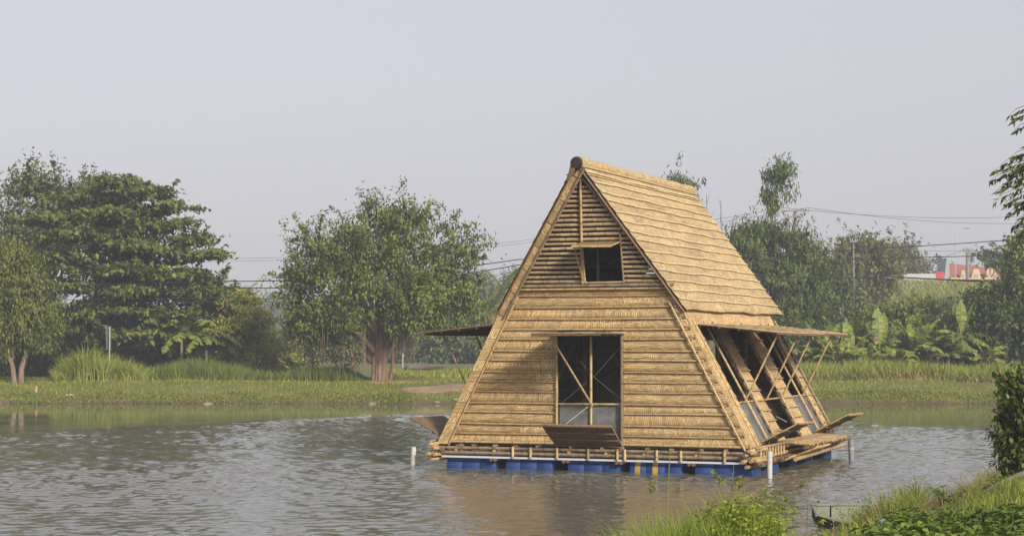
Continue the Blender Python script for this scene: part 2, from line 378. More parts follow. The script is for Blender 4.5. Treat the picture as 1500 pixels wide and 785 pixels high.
# water
def mk_water():
    m, N, L = nodes('pond_water'); tc = N('TexCoord'); ob = tc.outputs['Object']
    s = N('SeparateXYZ'); L(ob, s.inputs[0])
    a = noise(N, L, mapped(N, L, ob, (.7, 1.5, 1), (0, 0, R(-7))), 3.5, 3, .6, .4)
    b = noise(N, L, mapped(N, L, ob, (.7, 1.7, 1), (0, 0, R(10))), 9, 2, .6, .3)
    c = noise(N, L, mapped(N, L, ob, (.30, .8, 1)), .45, 3, .55)
    h = math_(N, L, 'ADD', math_(N, L, 'MULTIPLY', a, 1.0), math_(N, L, 'MULTIPLY', b, .42))
    # calm lee under the far bank, ruffled open water
    edge = math_(N, L, 'ADD', s.outputs[1], math_(N, L, 'MULTIPLY', math_(N, L, 'SUBTRACT', c, .5), 26.0))
    calm = N('MapRange'); calm.interpolation_type = 'SMOOTHSTEP'; L(edge, calm.inputs[0])
    for k, v in ((1, 48.0), (2, 60.0), (3, 1.0), (4, .05)): calm.inputs[k].default_value = v
    gust = N('MapRange'); L(c, gust.inputs[0])
    for k, v in ((1, .3), (2, .7), (3, .6), (4, 1.15)): gust.inputs[k].default_value = v
    st = math_(N, L, 'MULTIPLY', calm.outputs[0], gust.outputs[0])
    bp = N('Bump'); I(bp, 'Distance', .03); L(h, bp.inputs['Height']); L(math_(N, L, 'MULTIPLY', st, .28), bp.inputs['Strength'])
    p = N('BsdfPrincipled'); I(p, 'Base Color', (.115, .108, .082, 1)); I(p, 'Roughness', .04); I(p, 'IOR', 1.33); I(p, 'Specular IOR Level', .5)
    L(bp.outputs[0], p.inputs['Normal']); o = N('OutputMaterial'); L(p.outputs[0], o.inputs['Surface']); return m
M['water'] = mk_water()
fan = np.concatenate([-np.geomspace(14, 1.02, 14), np.linspace(-1, 1, 430), np.geomspace(1.02, 14, 14)])
ys = [-20, -10, 0, 8, 13]; y = 16.0
while y < 67: ys.append(y); y *= 1.0026
ys = np.array(ys + [68, 70, 73, 78]); WX, WY = np.meshgrid(fan, ys); WX = WX * (np.abs(WY) * .30 + 1.2); xs = fan; WZ = np.zeros_like(WX)
wr = np.random.default_rng(3)
for i in range(34):
    lam = .17 * (.60 / .17) ** wr.random(); ang = R(97) + wr.normal() * .62; k = 2 * math.pi / lam
    A_ = lam * .0050 * (.6 + .8 * wr.random())
    WZ += A_ * np.sin(k * (WX * math.cos(ang) + WY * math.sin(ang)) + wr.random() * 6.28 + 1.2 * vnoise(WX, WY, .35, i))
gust = .25 + 1.0 * vnoise(WX, WY * 1.6, .09, 41) + .35 * vnoise(WX, WY * 2, .5, 42)
edge_ = np.interp(WX, [-40, -13, -9.5, -7, -5, 5, 9, 12.5, 40], [48, 49, 52.5, 57, 60, 60, 57, 52, 48])
lee = 1 - .93 * sstep(-1.6, 1.6, WY + 3.5 * (vnoise(WX, WY, .16, 43) - .5) + 1.6 * (vnoise(WX, WY, .7, 44) - .5) - edge_)
shelter = 1 - .6 * np.exp(-((WX - .8) / 3.4) ** 2 - ((WY - 28.5) / 5.5) ** 2)
WZ *= shelter * gust * lee * sstep(16, 18, WY) * (1 - sstep(.98, 1.0, np.abs(fan))[None, :]) * (1 - sstep(61, 66, WY))
nx, ny = len(xs), len(ys); ii = np.arange(nx * ny).reshape(ny, nx)
quads = np.stack([ii[:-1, :-1], ii[:-1, 1:], ii[1:, 1:], ii[1:, :-1]], -1).reshape(-1, 4)
tag(np_mesh('water', np.stack([WX, WY, WZ], -1), quads, M['water'], smooth=True), 'murky grey-green pond water ruffled by a light breeze', kind='structure')
# second pond far behind the banyan
a0, a1 = at(588, 545, 112), at(655, 545, 112); q = MB()
pts = [(a0.x + (a1.x - a0.x) * (.5 - .5 * math.cos(t)) , 112 + 5.5 * math.sin(t) + math.sin(3 * t) * .8, hz((a0.x + a1.x) / 2, 112) + .12) for t in np.linspace(0, 2 * math.pi, 24)[:-1]]
q.face(pts); tag(q.build('distant_water', M['water']), 'small pale pond behind the banyan', kind='structure')

def patch(name, fx, cx, cy, rx, ry, mat, label, dz=.02):
    q = MB(); n = 26; k = 9; rings = []
    for i in range(k + 1):
        rings.append([])
        for j in range(n):
            t = 2 * math.pi * j / n; rr = i / k * (1 + .22 * math.sin(3 * t + cx) + .12 * math.sin(5 * t))
            x = cx + rx * rr * math.cos(t); y = cy + ry * rr * math.sin(t); rings[-1].append((x, y, hz(x, y) + dz * (1 - (i / k) ** 4 * 1.6)))
    for i in range(k):
        for j in range(n):
            j2 = (j + 1) % n; q.face([rings[i][j], rings[i + 1][j], rings[i + 1][j2], rings[i][j2]], smooth=True)
    return tag(q.build(name, mat), label, kind='structure')
m, N, L = nodes('bare_earth'); tc = N('TexCoord'); n = noise(N, L, tc.outputs['Object'], 3, 5, .65)
finish(N, L, ramp(N, L, n, [(.3, (.19, .12, .07)), (.7, (.36, .26, .17))]), .95, n, .5, .04, .1); M['earth'] = m
patch('earth_path', 0, -2.35, 75.6, 2.0, 1.7, M['earth'], 'bare brown earth ramp on the far bank beside the banyan', .05)
patch('soil', 0, -4.9, 78.0, 1.3, .7, M['earth'], 'bare soil round the foot of the banyan', .05)

# ------------------------------------------------------------------ floating bamboo house
TH = .3843
HO = Vector((1.4336, 34.5584, .4582))
house = thing('floating_house', HO, 'steep straw-coloured bamboo A-frame house floating on blue drums in the pond', 'house', -TH)
K = 1.49 / 2.9; KS = 1.83 / 2.66
def hw(u, v, z): return HO + Vector((u * math.cos(TH) + v * math.sin(TH), -u * math.sin(TH) + v * math.cos(TH), z))

def bamboo(name, p0, p1, r, mat='bamboo', parent=None, bend=0.0, n=8):
    p0, p1 = Vector(p0), Vector(p1); Ln = (p1 - p0).length; d = (p1 - p0) / Ln
    k = max(1, round(Ln / random.uniform(.30, .40))); pts, rad = [], []
    side = d.cross(Vector((0, 0, 1))); side = side.normalized() if side.length > .1 else Vector((1, 0, 0)); ph = random.random() * 6
    taper = random.choice((-1, 1)) * .08
    for i in range(k + 1):
        t0 = i * Ln / k
        offs = [(0, 1)] if i in (0, k) else [(-.012, 1), (0, 1.12), (.012, 1)]
        for o, s in offs:
            t = (t0 + o) / Ln; wob = side * (bend * math.sin(t * math.pi) * math.sin(ph)) + Vector((0, 0, bend * .5 * math.sin(t * 5 + ph)))
            pts.append(p0 + d * (t * Ln) + wob); rad.append(r * s * (1 + taper * (t - .5)))
    mb = MB(); mb.tube(pts, rad, n); return mb.build(name, M[mat], parent if parent is not None else house)

def shingle(mb, P, l0, r0, l1, r1, t0, t1, lift, th, seg=.35, wav=.006, cut=None):
    """one course of matting. P(a, t, off) gives a point; left/right at the bottom (l0,r0) and top (l1,r1)."""
    L0 = r0 - l0; nseg = max(1, int(abs(L0) / seg)); 
    cuts = [0]; 
    while cuts[-1] < nseg: cuts.append(min(nseg, cuts[-1] + random.randint(3, 6)))
    for c0, c1 in zip(cuts[:-1], cuts[1:]):
        b = len(mb.v); jit = random.uniform(-.004, .004); n_ = c1 - c0 + 1
        for i in range(c0, c1 + 1):
            f = i / nseg; a0 = l0 + (r0 - l0) * f; a1 = l1 + (r1 - l1) * f
            wv = wav * (math.sin(a0 * 2.3 + t0 * 9) + math.sin(a0 * 5.1 + t0 * 31) * .6) + jit
            if i == c0: a0 += .004
            lf = lift * (1 + .3 * math.sin(a0 * 3.7 + t0 * 13))
            mb.v += [tuple(P(a0, t0 + wv, lf - th)), tuple(P(a0, t0 + wv, lf)), tuple(P((a0 + a1) / 2, (t0 + t1) / 2, lift * .45)), tuple(P(a1, t1, .002))]
        for i in range(n_ - 1):
            A = b + i * 4; B = A + 4; x0 = (l0 + (r0 - l0) * (c0 + i) / nseg); x1 = (l0 + (r0 - l0) * (c0 + i + 1) / nseg); h = t1 - t0
            for k_, (ya, yb) in enumerate(((0, .01), (.01, h / 2), (h / 2, h))):
                mb.idx((A + k_, B + k_, B + k_ + 1, A + k_ + 1), [(x0, ya), (x1, ya), (x1, yb), (x0, yb)], k_ > 0)

# --- front and back walls
NC = 15; ZT = 2.9; dz = ZT / NC
zc = [max(0, dz * i + random.uniform(-.025, .025)) if 0 < i < NC else dz * i for i in range(NC + 1)]
def wall(vv, sgn, name):
    mb = MB(); ln = MB()
    P = lambda a, t, off: Vector((a, vv - sgn * off, t))
    bats = []
    for i in range(NC):
        z0, z1 = zc[i], zc[i + 1]; e0 = 3 - K * z0 - .02; e1 = 3 - K * z1 - .02
        spans = [(-1, 1)]
        if z0 < 2.0: spans = [(-1, 0), (0, 1)]
        for sp in spans:
            if sp == (-1, 1): shingle(mb, P, -e0, e0, -e1, e1, z0, z1 + .012, .008, .008)
            elif sp == (-1, 0): shingle(mb, P, -e0, -.64, -e1, -.64, z0, z1 + .012, .008, .008)
            else: shingle(mb, P, .63, e0, .63, e1, z0, z1 + .012, .008, .008)
    # added inner lining: stops light, interior shade put into its dark colour
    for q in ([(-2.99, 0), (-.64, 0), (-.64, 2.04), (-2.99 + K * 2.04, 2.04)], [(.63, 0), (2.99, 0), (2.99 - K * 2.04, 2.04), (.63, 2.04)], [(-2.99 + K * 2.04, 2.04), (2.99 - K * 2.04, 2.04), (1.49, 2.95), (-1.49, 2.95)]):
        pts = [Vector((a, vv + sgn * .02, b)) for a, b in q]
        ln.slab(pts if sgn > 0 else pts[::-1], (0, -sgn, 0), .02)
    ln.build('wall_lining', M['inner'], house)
    return mb.build(name, M['mat'], house)
wf = wall(0, 1, 'front_wall'); wall(6.38, -1, 'back_wall')
for i in range(1, NC + 1):
    z = zc[i] + .004; e = 3 - K * z - .06
    r = random.uniform(.010, .0145)
    mt = random.choice(('bamboo', 'bamboo', 'pale')) if i < 13 else 'bamboo'
    if z < 2.02:
        bamboo('batten', (-e + .16, -.034, z), (-.66, -.034, z + random.uniform(-.006, .006)), r, mt, wf, .004)
        bamboo('batten', (.64, -.034, z), (e, -.034, z + random.uniform(-.006, .006)), r, mt, wf, .004)
    else:
        bamboo('batten', (-e + .12, -.034, z), (e - .02, -.034, z + random.uniform(-.008, .008)), r, mt, wf, .006)
bamboo('batten', (-2.8, -.036, .03), (2.93, -.036, .035), .022, 'bamboo', wf, .004)
# sloping edge trims of the front wall
mb = MB(); q = [Vector((-3.04, -.045, -.02)), Vector((-2.80, -.045, -.02)), Vector((-2.80 + K * 2.75, -.045, 2.73)), Vector((-3.04 + K * 2.75, -.045, 2.73))]
for i in range(14):
    a, b = i / 14, (i + 1) / 14; jj = random.uniform(-.006, .006)
    mb.slab([q[0].lerp(q[3], a), q[1].lerp(q[2], a), q[1].lerp(q[2], b - .002), q[0].lerp(q[3], b - .002)], (0, -1, 0), .02 + jj)
mb.build('edge_strip', M['mat'], house)
bamboo('edge_pole', (-2.795, -.07, -.03), (-1.44, -.07, 2.66), .019, 'bamboo')
bamboo('edge_pole', (2.90, -.06, -.03), (1.50, -.06, 2.62), .021, 'bamboo')
bamboo('edge_pole', (-3.06, -.02, -.05), (-1.65, -.02, 2.66), .02, 'grey')
bamboo('wall_beam', (-1.62, -.075, 2.905), (1.60, -.075, 2.915), .032, 'grey')
bamboo('wall_beam', (-1.56, -.055, 2.845), (1.56, -.055, 2.85), .022, 'bamboo')

# --- door opening in the front wall
for vv, sg in ((0, 1), (6.38, -1)):
    dv = house
    bamboo('door_post', (-.645, vv - sg * .05, -.02), (-.645, vv - sg * .05, 2.03), .024, 'bamboo', dv)
    bamboo('door_post', (.0, vv + sg * .01, .0), (.0, vv + sg * .01, 2.03), .026, 'bamboo', dv)
    mb = MB(); mb.box((.615, vv - sg * .03, 1.01), (.03, .08, 2.04)); mb.build('door_post', M['grey'], dv)
    bamboo('door_rail', (-.62, vv + sg * .0, .75), (.6, vv + sg * .0, .76), .02, 'bamboo', dv)
    bamboo('lintel', (-.66, vv - sg * .03, 2.045), (.66, vv - sg * .03, 2.05), .022, 'pale', dv)
    mb = MB(); mb.slab([(-.62, vv + sg * .035, .0), (.6, vv + sg * .035, .0), (.6, vv + sg * .035, .74), (-.62, vv + sg * .035, .74)], (0, -1, 0), .006)
    mb.build('screen', M['screen'], dv)
    for a, b in (((-.62, .74), (.02, 1.25)), ((.04, 1.25), (.6, .82)), ((.04, 1.25), (.6, 1.85)), ((-.3, 1.62), (.04, 1.25))):
        mb = MB(); mb.tube([(a[0], vv + sg * .05, a[1]), (b[0], vv + sg * .05, b[1])], .0035, 5); mb.build('tie_wire', M['tiewire'], dv)

def flap(name, hinge0, hinge1, tip0, tip1, mat, slats, parent, edge='bamboo', th=.03, label=None, framed=True):
    """a hinged mat panel: quad with ribs on the underside and bamboo along its edges"""
    h0, h1, t0, t1 = map(Vector, (hinge0, hinge1, tip0, tip1)); n = (h1 - h0).cross(t0 - h0).normalized()
    if n.z < 0: n = -n
    mb = MB(); W = (h1 - h0).length; seg = max(4, int(W / .25))
    ns = 5
    for s in range(ns):
        a, b = s / ns, (s + 1) / ns
        for i in range(seg):
            f0, f1 = i / seg, (i + 1) / seg
            def p(f, g, o=0): return h0.lerp(h1, f).lerp(t0.lerp(t1, f), g) + n * (o + .006 * math.sin(f * 23 + g * 5))
            mb.face([p(f0, a), p(f1, a), p(f1, b, .006), p(f0, b, .006)], [(f0 * W, a), (f1 * W, a), (f1 * W, b), (f0 * W, b)])
            mb.face([p(f0, a, -th), p(f0, b, -th), p(f1, b, -th), p(f1, a, -th)], [(f0 * W, a), (f0 * W, b), (f1 * W, b), (f1 * W, a)])
    for A, B in ((h0, h1), (h1, t1), (t1, t0), (t0, h0)):
        mb.face([A, B, B - n * th, A - n * th], [(0, 0), ((B - A).length, 0), ((B - A).length, th), (0, th)])
    o = mb.build(name, mat, parent)
    if label: o['label'] = label
    for s in range(slats):
        g = (s + .5) / slats if slats < 3 else s / (slats - 1)
        a = h0.lerp(t0, g) - n * (th + .014); b = h1.lerp(t1, g) - n * (th + .014)
        bamboo('rib', a, b, .015, 'brown' if edge != 'pale' else 'grey', o, .004, 6)
    if framed:
        bamboo('edge', h0 - n * .01, t0 - n * .01, .016, edge, o, .0, 6); bamboo('edge', h1 - n * .01, t1 - n * .01, .016, edge, o, .0, 6)
        bamboo('edge', t0 - n * .012, t1 - n * .012, .018, edge, o, .004, 6)
    return o
# front door: awning flap on a prop, lower shutter hanging open on ropes
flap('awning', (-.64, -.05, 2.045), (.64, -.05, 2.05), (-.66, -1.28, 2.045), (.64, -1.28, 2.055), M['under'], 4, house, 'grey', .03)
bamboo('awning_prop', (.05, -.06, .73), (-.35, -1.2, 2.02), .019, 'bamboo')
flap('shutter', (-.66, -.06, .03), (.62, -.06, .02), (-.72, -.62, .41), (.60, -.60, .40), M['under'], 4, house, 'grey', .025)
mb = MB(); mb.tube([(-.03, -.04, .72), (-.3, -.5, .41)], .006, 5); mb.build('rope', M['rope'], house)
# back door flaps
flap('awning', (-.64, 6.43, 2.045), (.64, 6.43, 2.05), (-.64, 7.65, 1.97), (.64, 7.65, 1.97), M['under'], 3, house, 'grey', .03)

# --- gable: louvred triangle leaning forward
def gb(u, z): return Vector((u, -.06 - .44 * (z - 2.95) / 1.87, z))
ZA = 4.86; HB = 1.44
def gw(z): return HB * (ZA - z) / (ZA - 2.95)
def gable(vflip):
    G = (lambda u, z: gb(u, z)) if not vflip else (lambda u, z: Vector((u, 6.40 + .02 * (z - 2.95), z)))
    g = house
    nsl = 21
    for i in range(nsl):
        z = 2.985 + i * (1.78 / nsl); wd = gw(z) - .02
        if wd < .05: continue
        r = .030 * random.uniform(.9, 1.08)
        spans = [(-wd, wd)]
        if 2.96 < z < 3.68 and not vflip: spans = [(-wd, -.10), (.68, wd)]
        for a, b in spans:
            if b - a > .05: bamboo('louvre', G(a, z), G(b, z + random.uniform(-.006, .006)), r, 'louvre', g, .004, 6)
    bamboo('gable_frame', G(-HB - .03, 2.93) + Vector((0, -.05, 0)), G(-.0, ZA + .03) + Vector((0, -.05, 0)), .024, 'grey', g)
    bamboo('gable_frame', G(HB + .03, 2.93) + Vector((0, -.05, 0)), G(.0, ZA + .03) + Vector((0, -.05, 0)), .024, 'grey', g)
    if not vflip:
        bamboo('gable_frame', G(-.12, 2.95) + Vector((0, -.05, 0)), G(.0, ZA - .05) + Vector((0, -.05, 0)), .026, 'bamboo', g)
        bamboo('gable_frame', G(-.07, 2.95) + Vector((0, -.035, 0)), G(-.07, 3.72) + Vector((0, -.035, 0)), .018, 'pale', g)
        bamboo('gable_frame', G(.665, 2.95) + Vector((0, -.03, 0)), G(.665, 3.86) + Vector((0, -.03, 0)), .018, 'grey', g)
        bamboo('sill', G(-.08, 2.96) + Vector((0, -.04, 0)), G(.68, 2.965) + Vector((0, -.04, 0)), .018, 'bamboo', g)
    return g
g = gable(False); gable(True)
flap('window_flap', gb(-.06, 3.70), gb(.66, 3.70), gb(-.10, 3.70) + Vector((0, -.50, -.10)), gb(.62, 3.70) + Vector((0, -.50, -.11)), M['mat'], 2, g, 'bamboo', .02)
bamboo('window_prop', gb(-.10, 3.0) + Vector((0, -.06, 0)), gb(-.10, 3.62) + Vector((0, -.42, 0)), .012, 'bamboo', g)

# --- roof
ZE, ZR, EE = 2.45, 5.14, 1.83
def vfront(z): return -.07 - (z - 2.45) * .24
def vback(z): return 7.05 - (z - 2.45) * .24
sl_len = math.hypot(EE, ZR - ZE)
def roof_pt(s):
    nrm = Vector((s * (ZR - ZE), 0, EE)).normalized()
    def P(v, t, off):
        f = t / sl_len; return Vector((s * EE * (1 - f), v, ZE + (ZR - ZE) * f)) + nrm * off
    return P, nrm
NR = 15
for s in (1, -1):
    P, nrm = roof_pt(s); mb = MB()
    dt = (sl_len - .06) / NR; ts = [0] + [dt * i + random.uniform(-.02, .02) for i in range(1, NR)] + [sl_len - .06]
    for i in range(NR):
        z0 = ZE + (ZR - ZE) * ts[i] / sl_len; z1 = ZE + (ZR - ZE) * ts[i + 1] / sl_len
        Q = P if s > 0 else (lambda a, t, off: P(-a, t, off))
        if s > 0: shingle(mb, P, vfront(z0), vback(z0), vfront(z1), vback(z1), ts[i] - (.012 if i else 0), ts[i + 1] + .02, .018, .014, .22, .012)
        else: shingle(mb, lambda a, t, off: P(-a, t, off), -vback(z0), -vfront(z0), -vback(z1), -vfront(z1), ts[i] - (.012 if i else 0), ts[i + 1] + .02, .018, .014, .22, .012)
    q = [P(vfront(ZE) + .02, .02, -.012), P(vback(ZE) - .02, .02, -.012), P(vback(ZR) - .02, sl_len, -.012), P(vfront(ZR) + .02, sl_len, -.012)]
    rl = MB(); rl.slab(q if s > 0 else q[::-1], nrm, .035); rl.build('roof_lining', M['inner'], house)  # added dark lining, the shade under the roof is in its colour
    rf = mb.build('roof', M['roofmat'], house)
    for i in range(1, NR):
        z0 = ZE + (ZR - ZE) * ts[i] / sl_len; pts = []
        for k in range(19):
            f = k / 18; v = vfront(z0) + .05 + (vback(z0) - vfront(z0) - .08) * f
            pts.append(P(v, ts[i] + .008 + .012 * (math.sin(v * 2.3 + ts[i] * 9) + .6 * math.sin(v * 5.1 + ts[i] * 31)), .026))
        bt = MB(); bt.tube(pts, .0135, 5); bt.build('roof_batten', M['roofbat'], rf)
    # eave and verge poles, barge matting under the verge
    bamboo('eave_pole', P(vfront(ZE), .03, -.06), P(vback(ZE), .03, -.06), .022, 'brown', rf)
    bg_ = MB(); q0, q1 = P(vfront(ZE), .0, -.045), P(vfront(ZR), sl_len - .02, -.045)
    wdt = -.14
    for k in range(13):
        a, b = q0.lerp(q1, k / 13), q0.lerp(q1, (k + .97) / 13); ax = nrm * wdt; o = Vector((0, .012 * (k % 2) + .005, 0))
        qq = [a + o, b + o, b + o + ax, a + o + ax]
        bg_.slab(qq[::-1] if s > 0 else qq, (0, -1, 0), .03)
    if s < 0: bg_.build('barge_mat', M['mat'], rf)
    if s < 0: bamboo('barge_pole', q0 + nrm * (wdt - .02) + Vector((0, -.02, 0)), q1 + nrm * (wdt - .02) + Vector((0, -.02, 0)), .022, 'grey', rf)
    bamboo('barge_pole', q0 + nrm * -.0 + Vector((0, -.015, 0)), q1 + Vector((0, -.015, 0)), .014, 'brown', rf)
    # rafters under the roof
    for k in range(9):
        v = .4 + k * .74; bamboo('rafter', P(v, .1, -.09), P(v - .2, sl_len - .1, -.09), .03, 'brown', rf, 0, 6)
# ridge roll
mb = MB(); pts = [(0, -.76, 5.085)] + [(0, -.7 + i * .3, 5.085 + .012 * math.sin(i * 1.7)) for i in range(24)] + [(0, 6.43, 5.085)]
mb.tube(pts, [.115] + [.122] * 24 + [.115], 14); rg = mb.build('ridge_roll', M['roofmat'], house)
for s in (1, -1):
    bamboo('ridge_batten', (s * .112, -.74, 5.03), (s * .112, 6.42, 5.03), .017, 'pale' if s > 0 else 'brown', rg)
    bamboo('ridge_batten', (s * .20, -.70, 4.885), (s * .20, 6.44, 4.885), .013, 'pale', rg)
mb = MB(); mb.tube([(0, -.80, 5.085), (0, -.74, 5.085)], [.10, .122], 14); mb.build('ridge_end', M['darkwood'], rg)
mb = MB(); mb.tube([(-.06, -.77, 5.0), (-.10, -.765, 4.90), (-.17, -.75, 4.78)], [.06, .045, .03], 8); mb.build('ridge_end', M['brown'], rg)

# --- sloping sides: mat strips between open bays
def side_pt(s):
    n = Vector((s, 0, K)).normalized()
    def P(v, z, off): 
        vv = v + .12 * (1.1 - z) * min(1, max(0, v) / .6)
        return Vector((s * (3 - K * z), vv, z)) + n * off
    return P, n
BAYS = [(.6, 1.6), (2.42, 3.62), (4.6, 5.75)]
STR = [(.34, .6), (1.6, 2.42), (3.62, 4.6), (5.75, 6.3)]
for s in (1, -1):
    P, n = side_pt(s); sd = house
    mb = MB(); q = [P(0, -.02, .012), P(.33, -.02, .012), P(.33, 2.3, .012), P(0, 2.3, .012)]
    for i in range(9):
        a, b = i / 9, (i + .995) / 9; qq = [q[0].lerp(q[3], a), q[1].lerp(q[2], a), q[1].lerp(q[2], b), q[0].lerp(q[3], b)]
        qq = [p_ + n * random.uniform(0, .004) for p_ in qq]; mb.slab(qq if s > 0 else qq[::-1], n, .03)
    mb.build('edge_mat', M['mat'], sd)
    bamboo('edge_pole', P(.335, -.02, .03), P(.335, 2.28, .03), .014, 'pale', sd)
    for k, (a, b) in enumerate(STR):
        mb = MB(); nn = 12 if k else 13
        for i in range(nn):
            z0 = .02 + i * 2.24 / nn; z1 = .02 + (i + 1) * 2.24 / nn
            if s > 0: shingle(mb, P, a, b, a, b, z0, z1 + .01, .018, .014, .12, .006)
            else: shingle(mb, lambda x, t, off: P(-x, t, off), -b, -a, -b, -a, z0, z1 + .01, .018, .014, .12, .006)
        q = [P(a, .0, -.004), P(b, .0, -.004), P(b, 2.27, -.004), P(a, 2.27, -.004)]
        sn = MB(); q2 = [p_ - n * .022 for p_ in q]; sn.slab(q2 if s > 0 else q2[::-1], n, .01); sn.build('strip_lining', M['inner'], sd)  # dark lining added behind the strip to darken the inside
        mb.slab(q if s > 0 else q[::-1], n, .018)
        mb.build('mat_strip', M['mat'], sd)
        if k:
            for i in range(nn):
                z0 = .03 + i * 2.24 / nn
                bt = MB(); bt.tube([P(a, z0, .034), P((a + b) / 2, z0 + .004, .036), P(b, z0, .034)], .012, 6); bt.build('batten', M['bamboo'], sd)
    mb = MB(); q = [P(.0, 2.2, .012), P(6.35, 2.2, .012), P(6.35, 2.52, .012), P(.0, 2.52, .012)]
    mb.slab(q if s > 0 else q[::-1], n, .02); mb.build('eave_band', M['mat'], sd)
    for v in (.98, 1.57, 3.59, 5.08, 5.72): bamboo('rafter_pole', P(v, .03, .055), P(v, 2.24, .055), .024, 'bamboo', sd)
    bamboo('rafter_pole', P(6.32, .0, .05), P(6.32, 2.3, .05), .024, 'grey', sd)
    bamboo('sill_pole', P(.0, .0, .03), P(6.35, .0, .03), .026, 'grey', sd)
    for k, (a, b) in enumerate(BAYS):
        bamboo('rail', P(a, .79, .02), P(b, .79, .02), .018, 'bamboo', sd)
        if k != 1:
            mb = MB(); q = [P(a, .05, .0), P(b, .05, .0), P(b, .78, .0), P(a, .78, .0)]; mb.slab(q if s > 0 else q[::-1], n, .006); mb.build('screen', M['screen'], sd)
    # awnings and props
    def hinge(v): return Vector((s * (3 - K * 2.2 + .07), v, 2.22))
    tz = 2.05
    for (a, b) in ((.42, 4.02), (4.14, 6.12)):
        if s < 0: a, b = a - .36 if a < 1 else a, b
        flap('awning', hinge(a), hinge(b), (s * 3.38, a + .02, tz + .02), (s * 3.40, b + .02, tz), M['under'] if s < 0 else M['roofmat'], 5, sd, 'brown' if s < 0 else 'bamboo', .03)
    for v0, v1 in ((.73, .78), (2.3, 2.35), (3.45, 3.52), (5.2, 5.28)):
        bamboo('awning_prop', P(v0, .77, .08), (s * 3.28, v1, tz - .03), .018, 'bamboo', sd)
    fl = ((.75, 1.72), (4.95, 6.25)) if s > 0 else ((.12, 1.65), (4.95, 6.25))
    for a, b in fl:
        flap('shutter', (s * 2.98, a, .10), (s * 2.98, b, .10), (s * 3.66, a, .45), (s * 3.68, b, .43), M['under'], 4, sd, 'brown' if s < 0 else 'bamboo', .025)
    mb = MB(); mb.tube([P(2.45, .46, .05), (s * 2.9, 3.0, .36)], .006, 5); mb.build('rope', M['rope'], sd)

# --- inside: floor, loft, partition (shade put into their dark matting) and posts
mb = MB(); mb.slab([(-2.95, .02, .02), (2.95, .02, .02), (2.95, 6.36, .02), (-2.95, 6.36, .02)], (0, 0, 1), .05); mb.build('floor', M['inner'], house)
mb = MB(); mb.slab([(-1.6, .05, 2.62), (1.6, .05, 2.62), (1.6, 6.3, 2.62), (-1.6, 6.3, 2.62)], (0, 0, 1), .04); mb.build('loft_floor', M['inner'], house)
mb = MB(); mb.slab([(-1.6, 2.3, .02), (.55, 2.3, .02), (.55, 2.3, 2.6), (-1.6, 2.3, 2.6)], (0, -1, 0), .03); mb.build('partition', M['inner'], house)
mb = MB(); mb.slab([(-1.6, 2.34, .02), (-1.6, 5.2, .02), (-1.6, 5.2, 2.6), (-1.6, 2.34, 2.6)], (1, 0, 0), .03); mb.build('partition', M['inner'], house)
for u, v in ((-1.5, .9), (-.55, 1.2), (.35, 1.6), (1.45, .9), (1.45, 3.3), (1.45, 5.4), (-1.45, 5.4)): bamboo('inner_post', (u, v, 0), (u, v, 2.6), .045, 'brown')
for a, b in (((-1.5, .9, .1), (-.5, 1.2, 2.4)), ((1.45, .9, 2.55), (1.45, 6.2, 2.55)), ((-1.45, .9, 2.5), (1.45, .9, 2.5)), ((0, .4, 2.7), (.0, .4, 4.6)), ((-.6, 1.2, 3.3), (.95, 1.2, 3.3))): bamboo('inner_brace', a, b, .03, 'brown')

# --- deck frame over the drums
dk = house
bamboo('deck_pole', (-3.12, -.10, -.085), (3.08, -.10, -.07), .030, 'grey', dk, .006)
bamboo('deck_pole', (-3.12, -.11, -.175), (3.08, -.11, -.155), .034, 'grey', dk, .006)
bamboo('deck_pole', (-3.10, .12, -.13), (3.08, .12, -.12), .035, 'brown', dk, .004)
mb = MB(); mb.box((.02, -.125, -.243), (5.85, .03, .035)); mb.build('deck_rail', M['rail'], dk)
for u in (-2.55, -2.28, -1.85, -1.45, -1.0, -.35, .25, .62, 1.1, 1.55, 2.1, 2.55, 2.95):
    bamboo('deck_pole', (u, -.13 - random.random() * .03, -.035 + random.uniform(-.004, .01)), (u, 6.5, -.04), .028, random.choice(('grey', 'brown')), dk)
for u in (-2.62, -1.85, -1.12, -.38, .33, 1.05, 2.02): bamboo('deck_pole', (u, -.15, -.125), (u, 1.2, -.125), .026, 'bamboo', dk)
for u, mt in ((-1.47, 'pale'), (-1.12, 'bamboo'), (-.60, 'bamboo'), (.0, 'grey'), (.56, 'bamboo'), (.70, 'pale'), (1.30, 'bamboo'), (1.75, 'pale'), (2.55, 'bamboo')):
    bamboo('deck_stub', (u, -.155, -.235), (u, -.155, -.04), .026, mt, dk)
for u in (-1.85, -.42, .60, 1.95): 
    for du in (-.05, .03): bamboo('deck_stub', (u + du, -.17, -.285), (u + du, .5, -.285), .03, 'brown', dk)
for s in (1, -1):                                                    # side frames
    for z, r, mt, du in ((-.06, .032, 'bamboo', .06), (-.16, .036, 'bamboo', .09), (-.255, .04, 'brown', .13), (-.11, .03, 'brown', -.12)):
        bamboo('deck_pole', (s * (3.0 + du), -.25 + random.random() * .08, z), (s * (3.0 + du), 6.55, z + .01), r, mt, dk, .008)
    for v in np.arange(.12, 2.0, .21): bamboo('deck_stub', (s * 3.13, v, -.17), (s * 3.13, v, .015), .022, 'bamboo', dk)
    bamboo('deck_pole', (s * 3.14, -.1, .03), (s * 3.14, 2.15, .03), .022, 'bamboo', dk)
    for k, (u, z) in enumerate(((2.98, -.10), (3.06, -.02), (3.1, -.2), (2.95, -.21), (3.02, -.30))): bamboo('deck_stub', (s * u - .05, -.27, z), (s * u + .12, .35, z + .012), .033, 'bamboo', dk)
